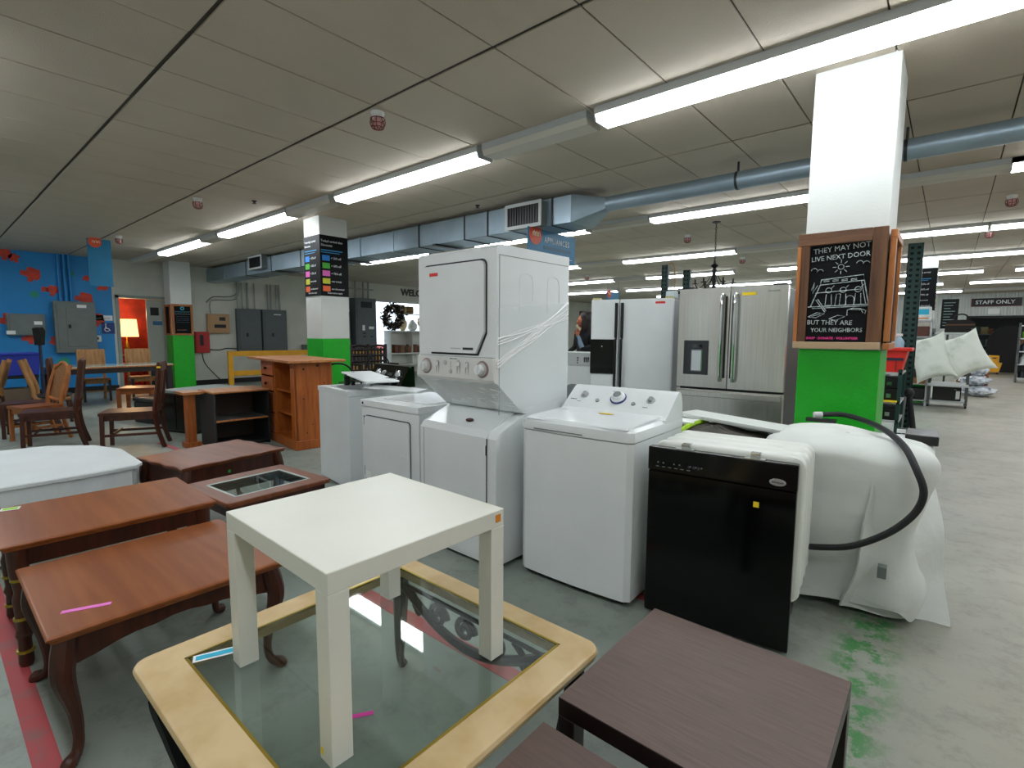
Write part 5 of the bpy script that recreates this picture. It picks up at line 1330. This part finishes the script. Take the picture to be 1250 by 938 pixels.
B('window_ledge', wp, T('wall_shelf', 'thin upper shelf across the shop window carrying dark baskets', 'shelf', (-15.1, 11.0, 2.08)), 0, 0, 0, .28, 2.2, .03)
bc = ['#7a4226', '#5a2f1c', '#8a5a34', '#3b2318', '#94603a', '#6b3a22']
k = 0; y = 10.95
while y < 13.1:
    w_ = random.uniform(.10, .2); h_ = random.uniform(.22, .36)
    o = M().box(-15.1, y, .72, -14.78, y+w_*.94, .72+h_, bev=.01).out('carved_box', P('carved_%d' % (k % 6), bc[k % 6], .5, var=.5, scale=20)); tag(o, 'brown carved wooden piece, number %s from the left on the middle window shelf' % ['one','two','three','four','five','six','seven','eight','nine','ten','eleven','twelve','thirteen','fourteen','fifteen','sixteen','seventeen','eighteen'][k], 'wooden piece', 'carved wooden pieces on the middle shelf'); y += w_; k += 1

# ================================================================ beyond the refrigerators and on the right
def rack_post(name, lab, x, y, z1, w_=.09, z0=0, dep=.08, mat=P('rack_green', '#123b34', .5)):
    t = T(name, lab, 'rack post', (x, y, 0))
    m = M(); m.box(-w_/2, 0, z0, w_/2, .01, z1); m.box(-w_/2, 0, z0, -w_/2+.01, dep, z1); m.box(w_/2-.01, 0, z0, w_/2, dep, z1); m.out('channel', mat, t, smooth=0)
    m = M(); z = z0+.06
    while z < z1-.04:
        for x_ in (-w_*.22, w_*.22): m.prism([(x_-w_*.09, z), (x_+w_*.09, z), (x_+w_*.12, z+.035), (x_-w_*.12, z+.035)], 'y', -.0015, .002)
        z += .075
    m.out('punched_slots', P('slot_dark', '#030807', .9), t, smooth=0)['kind'] = 'stuff'; return t
rack_post('rack_post', 'perforated green rack post above the white refrigerator', -4.05, 9.0, 2.69, .11)
rack_post('rack_post', 'solid dark green rack post left of the chandelier', -3.68, 9.1, 2.58, .12)
t = T('tool_hook', 'cord and reel hanging on the green rack post over the white refrigerator', 'cord reel', (-4.0, 8.99, 2.0))
m = M(); m.tube([(.14, 0, 0), (.16, 0, .4), (.12, 0, .68), (.02, 0, .69)], .010, 6, smooth=4); m.out('cord', P('cord_tan', '#b98a5a', .7), t); M().cyl((-.14, 0, -.02), (-.14, -.06, -.02), .10, n=20).out('reel', dark, t)
t = T('shelf_box', 'pale carton on the rack behind the white refrigerator', 'box', (-3.75, 9.2, 2.02)); B('carton', lgrey, t, -.12, 0, 0, .25, .3, .25)
t = T('rack_beam', 'dark rack beam behind the white refrigerator', 'beam', (-4.1, 9.1, 2.22)); m = M(); m.rod((0, 0, .02), (.9, .1, -.15), .05); m.out('beam', dark, t)

# chandelier
t = T('chandelier', 'dark metal chandelier hanging on a chain above the steel refrigerator', 'chandelier', (-2.80, 8.0, 2.14))
m = M()
for k in range(14): m.tube([(.012*math.cos(a*PI/4)*(k % 2), .012*math.cos(a*PI/4)*((k+1) % 2), .42+.042*k+.026*math.sin(a*PI/4)) for a in range(9)], .0035, 5)
m.out('chain', iron, t)
M().lathe([(.01, -.05), (.03, -.03), (.02, .05), (.035, .1), (.015, .2), (.025, .3), (.06, .33), (.02, .36), (.01, .42)], n=12).out('stem', iron, t)
M().lathe([(.06, .97), (.06, .985)], n=14).out('ceiling_rose', iron, t)
for k in range(6):
    a = 2*PI*k/6+.3; c_, s_ = math.cos(a), math.sin(a)
    m = M(); m.tube([(0.02*c_, .02*s_, .02), (.12*c_, .12*s_, -.05), (.22*c_, .22*s_, -.02), (.27*c_, .27*s_, .06)], .009, 6, smooth=4); m.tube([(.02*c_, .02*s_, .28), (.08*c_, .08*s_, .12), (.2*c_, .2*s_, .0)], .006, 6, smooth=4); m.lathe([(.04, .06), (.045, .07), (.012, .075), (.012, .13)], (.27*c_, .27*s_), 10)
    m.out('arm', iron, t)

# person behind the white washer in the gap
def skin(name, verts, edges, radii, mat, parent, root=0, sub=2):
    me = bpy.data.meshes.new(name); me.from_pydata(verts, edges, [])
    o = bpy.data.objects.new(name, me); COL.objects.link(o); o.parent = parent; me.materials.append(mat)
    md = o.modifiers.new('skin', 'SKIN'); md.use_smooth_shade = True
    for i, r in enumerate(radii): me.skin_vertices[0].data[i].radius = r if isinstance(r, tuple) else (r, r)
    for i in range(len(verts)): me.skin_vertices[0].data[i].use_root = (i == root)
    s_ = o.modifiers.new('sub', 'SUBSURF'); s_.levels = sub; s_.render_levels = sub
    return o
t = T('person', 'dark haired person in black jacket raising a hand to the chin, between the white machines', 'person', (-4.76, 7.45, 0), -12)
skin_m = P('skin_tone', '#b8694a', .5)
V = [(0, 0, .95), (0, 0, 1.10), (0, .01, 1.28), (0, .02, 1.42), (0, .01, 1.50), (0, -.01, 1.56), (-.17, .02, 1.40), (-.22, .02, 1.20), (-.18, -.18, 1.12), (.17, .02, 1.40), (.25, .0, 1.22), (.16, -.20, 1.18), (.04, -.20, 1.38), (-.09, 0, .88), (-.10, 0, .48), (-.10, .02, .07), (-.11, -.11, .03), (.09, 0, .88), (.10, 0, .48), (.10, .02, .07), (.11, -.11, .03)]
E_ = [(0, 1), (1, 2), (2, 3), (3, 4), (4, 5), (3, 6), (6, 7), (7, 8), (3, 9), (9, 10), (10, 11), (11, 12), (0, 13), (13, 14), (14, 15), (15, 16), (0, 17), (17, 18), (18, 19), (19, 20)]
Rr = [(.16, .11), (.14, .10), (.17, .11), (.15, .09), .055, .05, .07, .05, .035, .07, .052, .038, .028, .09, .06, .045, .035, .09, .06, .045, .035]
skin('body', V, E_, Rr, blk_cloth, t)
hd = M(Matrix.Translation((0, -.03, 1.64)) @ Matrix.Rotation(-.5, 4, 'Z'))
hd.ball((0, 0, 0), .1, 20, sc=(.78, .95, 1.15)); hd.ball((0, -.035, -.055), .06, 14, sc=(.9, .9, .8)); hd.ball((0, -.10, -.015), .016, 10, sc=(.9, 1.3, 1.5)); hd.ball((.078, .0, -.01), .022, 8, sc=(.4, .9, 1.3)); hd.ball((-.078, .0, -.01), .022, 8, sc=(.4, .9, 1.3))
hd.out('head', skin_m, t, smooth=80)
m = M(Matrix.Translation((0, -.03, 1.64)) @ Matrix.Rotation(-.5, 4, 'Z')); m.ball((.03, -.083, .02), .010, 8); m.ball((-.03, -.083, .02), .010, 8); m.out('eyes', ink, t)
m = M(Matrix.Translation((0, -.03, 1.64)) @ Matrix.Rotation(-.5, 4, 'Z')); m.box(-.022, -.097, -.062, .022, -.085, -.054, bev=.003); m.out('mouth', P('lips', '#8e4036', .5), t)
m = M(Matrix.Translation((0, -.02, 1.65)) @ Matrix.Rotation(-.5, 4, 'Z')); m.ball((0, .032, .022), .118, 20, sc=(.92, .95, 1.1)); m.ball((.02, .09, -.13), .11, 14, sc=(1.0, .75, 1.6)); m.ball((.078, .0, -.06), .06, 12, sc=(.55, 1, 2.2)); m.ball((-.078, .02, -.06), .05, 12, sc=(.5, .9, 2.2)); m.out('hair', P('hair_dark', '#1d120e', .6), t, smooth=80)
hm = M(Matrix.Translation((.03, -.185, 1.42)) @ Matrix.Rotation(.4, 4, 'Y')); hm.ball((0, 0, 0), .04, 12, sc=(1, .45, 1.15))
for k in range(4): x = -.028+.019*k; hm.tube([(x, 0, .03), (x*1.1, -.01, .07), (x*1.1, -.02+.03*(k % 2), .10-.006*abs(k-1.5))], [.010, .009, .007], 7)
hm.tube([(-.03, -.01, -.01), (-.055, -.02, .02), (-.06, -.02, .05)], [.012, .010, .008], 7); hm.out('hand', skin_m, t, smooth=80)
m = M(); m.tube([(.155, -.195, 1.19), (.10, -.195, 1.29), (.05, -.19, 1.39)], [.045, .038, .030], 12); m.out('sleeve', P('denim_blue', '#6d8296', .8), t)

# cream chest of drawers behind the person
t = T('dresser', 'cream chest of drawers behind the dark haired person', 'dresser', (-6.3, 9.6, 0), 8)
cm = P('cream_paint', '#d9cfa8', .5)
B('carcass', cm, t, 0, 0, .05, 1.3, .5, 1.58, bev=.005); B('top', cm, t, -.03, -.03, 1.58, 1.33, .52, 1.62, bev=.004)
for k in range(5):
    for j in range(2):
        dr_ = B('drawer', cm, t, .04+.62*j, -.015, .10+.29*k, .64+.62*j-.02, 0, .37+.29*k, bev=.005)
        for q in (.15, .45): M().ball((.04+.62*j+q, -.03, .24+.29*k), .018, 8).out('knob', dark, dr_)

# right: red crate, black boxes, rack
rack_post('rack_post', 'tall dark green perforated rack post right of the chalkboard column', -.44, 9.0, 2.69, .17, dep=.10)
t = T('storage_rack', 'low steel rack holding black cases behind the chalkboard column', 'rack', (-1.15, 8.1, 0))
for z in (.34, .58, .96): 
    B('shelf', lgrey, t, 0, 0, z-.03, .72, .75, z, bev=.003)
for x in (0, .68):
    for y in (0, .71): B('post', P('rack_green', '#123b34', .5), t, x, y, 0, x+.04, y+.04, 1.0)
t = T('crate', 'bright red plastic crate on the rack beside the chalkboard column', 'crate', (-1.05, 8.12, .96))
m = M(); m.prism([(.02, 0), (.60, 0), (.66, .30), (-.03, .30)], 'y', 0, .5); m.out('body', red_m, t, smooth=0)
B('rim', red_m, t, -.05, -.03, .27, .70, .53, .31, bev=.006); B('grip_band', P('band_navy', '#1c2440', .6), t, .0, -.012, .15, .62, 0, .185)
m = M()
for k in range(5): m.box(.06+.12*k, -.01, .02, .075+.12*k, 0, .14)
m.out('rib', P('red_dark', '#9c1a14', .5), t, smooth=0)
for i, (z, h_, lb) in enumerate(((.58, .17, 'flat black case on the middle shelf under the red crate'), (.75, .14, 'flat black case on top of another under the red crate'), (.34, .17, 'black equipment case on the lowest shelf under the red crate'))):
    t = T('equipment_case', lb, 'case', (-1.08, 8.12, z)); B('body', black, t, 0, 0, 0, .62, .5, h_-.005, bev=.01); B('latch', chrome, t, .5, -.008, h_*.3, .55, 0, h_*.6); B('handle', dark, t, .2, -.02, h_*.35, .4, -.0, h_*.55, bev=.006)
o = tag(M().box(-.78, 8.02, .582, -.46, 8.12, .598).out('yellow_strip', yel_st, smooth=0), 'yellow strip lying on the shelf under the black cases', 'strip')
t = T('vacuum_hose', 'black ribbed hose and wand leaning at the rack end', 'hose', (-.35, 8.9, 0)); m = M(); m.tube([(.06, .0, .02), (.02, -.02, .3), (-.02, 0, .55), (-.04, .0, .62)], .035, 10, smooth=5); m.ball((-.04, 0, .64), .07, 12); m.out('hose', dark, t); m = M(); m.cyl((-.09, -.05, 0), (-.07, -.02, .6), .02, n=10); m.out('wand', grey, t)
t = T('leaning_board', 'tall pale grey padded board standing behind the red crate', 'board', (-1.02, 12.4, 0)); M().prism([(-.16, 0), (.16, 0), (.18, 1.9), (.14, 1.98), (-.14, 1.98), (-.18, 1.9)], 'y', 0, .06).out('board', P('board_grey', '#9aa3a6', .6), t, smooth=0); B('lower_pad', P('board_grey_dark', '#5e6668', .6), t, -.17, -.01, 0, .17, .0, 1.2)
t = T('speaker_cabinet', 'tall black cabinet left of the pale grey board', 'cabinet', (-1.52, 11.9, 0)); B('body', black, t, -.2, 0, 0, .2, .4, 1.78, bev=.01); B('front_panel', dark, t, -.18, -.01, .05, .18, 0, 1.73)
t = T('spray_bottle', 'pale blue spray bottle on the rack right of the grey board', 'bottle', (-.52, 8.7, 1.22)); M().lathe([(.05, 0), (.055, .02), (.055, .13), (.02, .18), (.015, .2)], n=14).out('body', P('bottle_blue', '#9cc3d6', .2), t); m = M(); m.box(-.04, -.012, .2, .03, .012, .235, bev=.004); m.out('trigger', white_st, t)
B('bracket_shelf', dark, T('small_shelf', 'small bracket shelf under the spray bottle', 'shelf', (-.52, 8.7, 1.2)), -.10, -.08, -.02, .1, .12, 0)
# shelf stack of appliances/tapes next to the post
t = T('shelf_unit', 'light grey shelf unit with cartons below the far discount chart', 'shelf', (-.74, 13.35, 0))
for z in (.12, .45, .78, 1.1, 1.42, 1.74): B('shelf', lgrey, t, -.05, 0, z-.02, .45, .5, z)
for x in (-.05, .42): 
    for y in (0, .47): B('post', lgrey, t, x, y, 0, x+.03, y+.03, 1.78)
kk = 0
for z, hx, h_ in ((.12, '#16181a', .24), (.45, '#a8744a', .12), (.58, '#3b2a26', .16), (.78, '#a8744a', .13), (.93, '#2a2020', .13), (1.1, '#c3c7c6', .25), (1.42, '#5b2f22', .2), (1.62, '#b9b4aa', .09), (1.74, '#e2e6e6', .28)):
    o = M().box(-.68, 13.36, z+.001, -.33, 13.8, z+h_, bev=.006).out('carton', P('carton_%d' % kk, hx, .6, var=.2)); 
    tag(o, ['black carton on the lowest shelf below the far chart', 'tan carton on the second shelf below the far chart', 'dark carton stacked on the tan one on the second shelf', 'tan carton on the third shelf below the far chart', 'dark carton stacked on the tan one on the third shelf', 'pale grey box on the fourth shelf behind the pillows', 'brown box on the fifth shelf below the cyan notice', 'thin pale box lying on the brown box', 'white box with cyan notice on top of the shelf unit'][kk], 'box'); kk += 1
B('cyan_notice', cyan_st, o, -.62, 13.352, 1.86, -.36, 13.361, 1.97); B('orange_stripe', orange_st, o, -.62, 13.352, 1.775, -.36, 13.361, 1.80)
t = T('list_sign', 'narrow black list sign right of the far discount chart', 'sign', (-.20, 15.6, 1.60)); B('panel', P('chart_black', '#0e1013', .35), t, 0, 0, 0, .30, .02, .68)
m = M()
for k in range(9): m.box(.04, -.002, .07+.065*k, .04+.2*(.6+.4*((k*7) % 3)/2), 0, .08+.065*k)
m.out('list_lines', P('list_ink', '#8fa8a4', .6), t, smooth=0); M().cyl((.15, .03, -1.60), (.15, .03, 0), .02, n=8).out('pole', steel_dk, t)

# cart with two pillows, bag, plastic bundle
t = T('tv_cart', 'metal shelf cart carrying the two pillows and a black bag', 'cart', (-.28, 13.35, 0))
for z in (.14, .48, 1.50): B('shelf', lgrey, t, 0, -.30 if z == .48 else 0, z-.04, .62, .6, z, bev=.004)
for x in (0, .58):
    for y in (0, .56): B('post', P('cart_grey', '#5d6263', .4, .6), t, x, y, .06, x+.04, y+.04, 1.58); M().cyl((x+.0, y+.02, .035), (x+.035, y+.02, .035), .035, n=12).out('caster', dark, t)
t = T('black_case', 'black box on the bottom shelf of the metal cart', 'case', (-.20, 13.38, .14)); B('body', black, t, 0, 0, 0, .44, .45, .29, bev=.01); B('side_label', white_st, t, .36, -.006, .04, .42, 0, .2); B('badge', grey, t, .33, -.006, .22, .37, 0, .235)
t = T('travel_bag', 'black travel bag with handles on top of the metal cart', 'bag', (-.08, 13.40, 1.50)); 
M().prism([(-.02, 0), (.44, 0), (.43, .19), (.35, .25), (.08, .25), (-.01, .19)], 'y', 0, .32).out('body', P('bag_black', '#15110f', .8), t, smooth=0); B('zip_band', P('bag_band', '#5a3c22', .7), t, -.005, -.004, .14, .43, .0, .165)
M().tube([(.12, .1, .24), (.14, .08, .33), (.22, .08, .36), (.3, .08, .33), (.32, .1, .24)], .014, 8, smooth=4).out('handle', P('bag_black', '#15110f', .8), t)
def pillow(lab, c, w_, h_, rot, yaw=0):
    o_ = M(); 
    def f(sgn):
        def g(u, v):
            a, b = 2*u-1, 2*v-1; th = .13*max(0, (1-a**4)*(1-b**4))**.55
            k = 1 - .16*(1-abs(a)**2)*abs(b)**2 ; k2 = 1 - .16*(1-abs(b)**2)*abs(a)**2
            return (a*w_/2*k2, sgn*th + .012*noise.noise(Vector((a*3, b*3, sgn))), b*h_/2*k)
        return g
    o_.grid(f(1), 22, 22); o_.grid(f(-1), 22, 22); bmesh.ops.remove_doubles(o_.bm, verts=o_.bm.verts, dist=.001)
    o = o_.out('pillow', P('pillow_white', '#dfe5dc', .9, h2='#b9c4b0', scale=4, lo=.25, hi=.45), smooth=60)
    o.location = c; o.rotation_euler = (math.radians(-8), math.radians(rot), math.radians(yaw)); return tag(o, lab, 'pillow')
pillow('left white pillow leaning on the metal cart', (-.27, 13.02, 1.00), .64, .92, -17)
pillow('right white pillow leaning on the metal cart', (.24, 13.10, 1.08), .66, .84, -25, 4)
def lump(name, lab, cat, c, sx, sy, sz, mat, amp=.3, f=5):
    o_ = M(); r = bmesh.ops.create_icosphere(o_.bm, subdivisions=4, radius=1)
    for v in o_.bm.verts:
        n_ = noise.noise(v.co*f*.4) * amp + noise.noise(v.co*f)*amp*.5; v.co *= 1+n_; v.co = Vector((v.co.x*sx, v.co.y*sy, max(-.98, v.co.z)*sz))
    o = o_.out(name, mat, smooth=30); o.location = (c[0], c[1], c[2]+sz*.98); return tag(o, lab, cat)
plast = P('plastic_bundle', '#d6dae2', .25, h2='#6a7684', scale=9, lo=.3, hi=.6)
lump('plastic_bundle', 'low bundle of crumpled white plastic on the floor right of the cart', 'bundle', (.58, 16.5, 0), .33, .32, .13, plast)
lump('plastic_bundle', 'crumpled white plastic lying on top of the low bundle', 'bundle', (.52, 16.5, .27), .28, .27, .11, plast)
lump('plastic_bundle', 'topmost curl of crumpled plastic beside the wooden crate', 'bundle', (.58, 16.55, .49), .17, .16, .12, plast)
t = T('wooden_crate', 'brown wooden cabinet behind the plastic bundle', 'crate', (.20, 17.9, 0)); B('body', brown, t, 0, 0, 0, .62, .6, .86, bev=.008); B('top', P('pale_board', '#b59a78', .7), t, -.02, -.02, .86, .64, .62, .89); B('door', walnut, t, .04, -.015, .06, .58, 0, .8, bev=.005)
lump('orange_cloth', 'orange cloth heap on the brown wooden cabinet', 'cloth', (.45, 18.1, .89), .16, .15, .08, P('cloth_orange', '#d98a1c', .8))
t = T('red_flag_bundle', 'red and yellow folded parasol leaning behind the right pillow', 'parasol', (.38, 18.9, 0)); M().lathe([(.03, 0), (.03, .7), (.13, .85), (.17, 1.15), (.07, 1.65), (.03, 1.7)], n=10).out('folded_canopy', P('canopy_red', '#c72a34', .6), t); M().lathe([(.16, 1.06), (.18, 1.09), (.16, 1.13)], n=10).out('yellow_band', yel, t)

# mop bucket and staff area
t = T('mop_bucket', 'yellow mop bucket with wringer at the staff opening', 'bucket', (1.12, 26.6, 0)); t.scale = (.75, .75, .75)
M().prism([(.06, .10), (.48, .10), (.58, .58), (-.02, .58)], 'y', 0, .42).out('bucket', yel, t, smooth=0); B('wringer', yel, t, .06, .0, .58, .46, .3, .95, bev=.02); B('lever', dark, t, .2, -.03, .80, .36, .0, .85)
for x in (.1, .42): 
    for y in (.04, .34): M().cyl((x, y, .05), (x+.04, y, .05), .05, n=12).out('caster', dark, t)
t = T('staff_sign', 'black sign reading STAFF ONLY above the opening', 'sign', (.56, Y1-.08, 2.62)); B('panel', P('sign_black', '#17090d', .5), t, 0, 0, 0, 1.42, .03, .30); text('STAFF ONLY', .20, ink_lt, t, (.10, -.004, .08), bold=.004, sx=1.0, name='lettering')
m = M(); m.box(-.02, -.01, -.02, 1.44, .03, .0); m.box(-.02, -.01, 0, 0, .03, .30); m.out('edge', P('frame_red', '#7a3030', .6), t, smooth=0)
t = T('notice', 'white notice sheet below the STAFF ONLY sign', 'notice', (1.05, Y1-.06, 2.30)); B('sheet', white_st, t, 0, 0, 0, .34, .01, .22)
t = T('archway_furniture', 'large dark round backed hall seat inside the staff opening', 'furniture', (1.15, 28.4, 0)); m = M(); m.prism([(0, 0), (1.5, 0)] + [(.75+.75*math.cos(a*PI/12), 1.15+.75*math.sin(a*PI/12)) for a in range(13)], 'y', 0, .3); m.out('body', P('near_black', '#0d0b0b', .7), t, smooth=0); B('brass_panel', P('panel_amber', '#6b4a24', .5), t, .9, -.01, 1.1, 1.3, 0, 1.4)
t = T('stock_shelf', 'dark stock shelf with small bright goods inside the staff opening', 'shelf', (.65, 29.5, 0))
for z in (.5, 1.0, 1.5): B('shelf', panel_grey, t, 0, 0, z, 2.6, .4, z+.03)
for x in (0, 1.3, 2.57): B('post', panel_grey, t, x, 0, 0, x+.03, .4, 1.9)
k = 0
NW = ['first', 'second', 'third', 'fourth', 'fifth', 'sixth', 'seventh', 'eighth', 'ninth', 'tenth', 'eleventh', 'twelfth', 'thirteenth', 'fourteenth', 'fifteenth']
GN = {'#8a5a34': 'brown', '#b8a878': 'tan', '#7a3030': 'red', '#3a5a4a': 'green', '#99a0a0': 'grey'}
for z in (.53, 1.03, 1.53):
    x = .05; k = 0
    while x < 2.4:
        w_ = random.uniform(.12, .3); h_ = random.uniform(.15, .36); hx = random.choice(['#8a5a34', '#b8a878', '#7a3030', '#3a5a4a', '#99a0a0'])
        o = M().box(.65+x, 29.52, z+.001, .65+x+w_*.9, 29.85, z+h_).out('carton', P('goods_' + hx[1:], hx, .6), smooth=0); tag(o, '%s %s carton on the %s shelf inside the staff opening' % (NW[k], GN[hx], {.53: 'low', 1.03: 'middle', 1.53: 'top'}[z]), 'box', 'goods on the stock shelf'); x += w_; k += 1
t = T('display_shelf', 'grey shelf with bottles right of the mop bucket at the picture edge', 'shelf', (1.62, 22.2, 0))
for z in (.12, .55, .95, 1.35, 1.75): B('shelf', lgrey, t, 0, 0, z, .9, .45, z+.03)
for x in (0, .87): B('post', P('cart_grey', '#5d6263', .4, .6), t, x, 0, 0, x+.03, .45, 1.85)
i_ = 0
for z, cs in ((.15, '#20262a'), (.58, '#c9d2d2'), (.98, '#2c3a44'), (1.38, '#6fae3a')):
    for q in range(4):
        o = M().lathe([(.08, 0), (.085, .02), (.085, .18), (.03, .25), (.03, .3)], (0, 0), 10).out('bottle', P('bottle_' + cs[1:], cs, .4)); o.location = (1.77+.2*q, 22.4, z+.001); tag(o, '%s %s bottle on the %s shelf at the right picture edge' % (['leftmost', 'second', 'third', 'rightmost'][q], {'#20262a': 'black', '#c9d2d2': 'pale', '#2c3a44': 'navy', '#6fae3a': 'green'}[cs], {.15: 'lowest', .58: 'second', .98: 'third', 1.38: 'top'}[z]), 'bottle', 'bottles on the %s shelf at the picture edge' % {.15: 'lowest', .58: 'second', .98: 'third', 1.38: 'top'}[z])

o = copy_thing(lit0, (1.9, 30.0, 2.68), 0, 'lit fluorescent ceiling light in the dark room inside the staff opening'); o['group'] = 'lit ceiling lights'  # added lamp, only there to brighten the room behind the opening
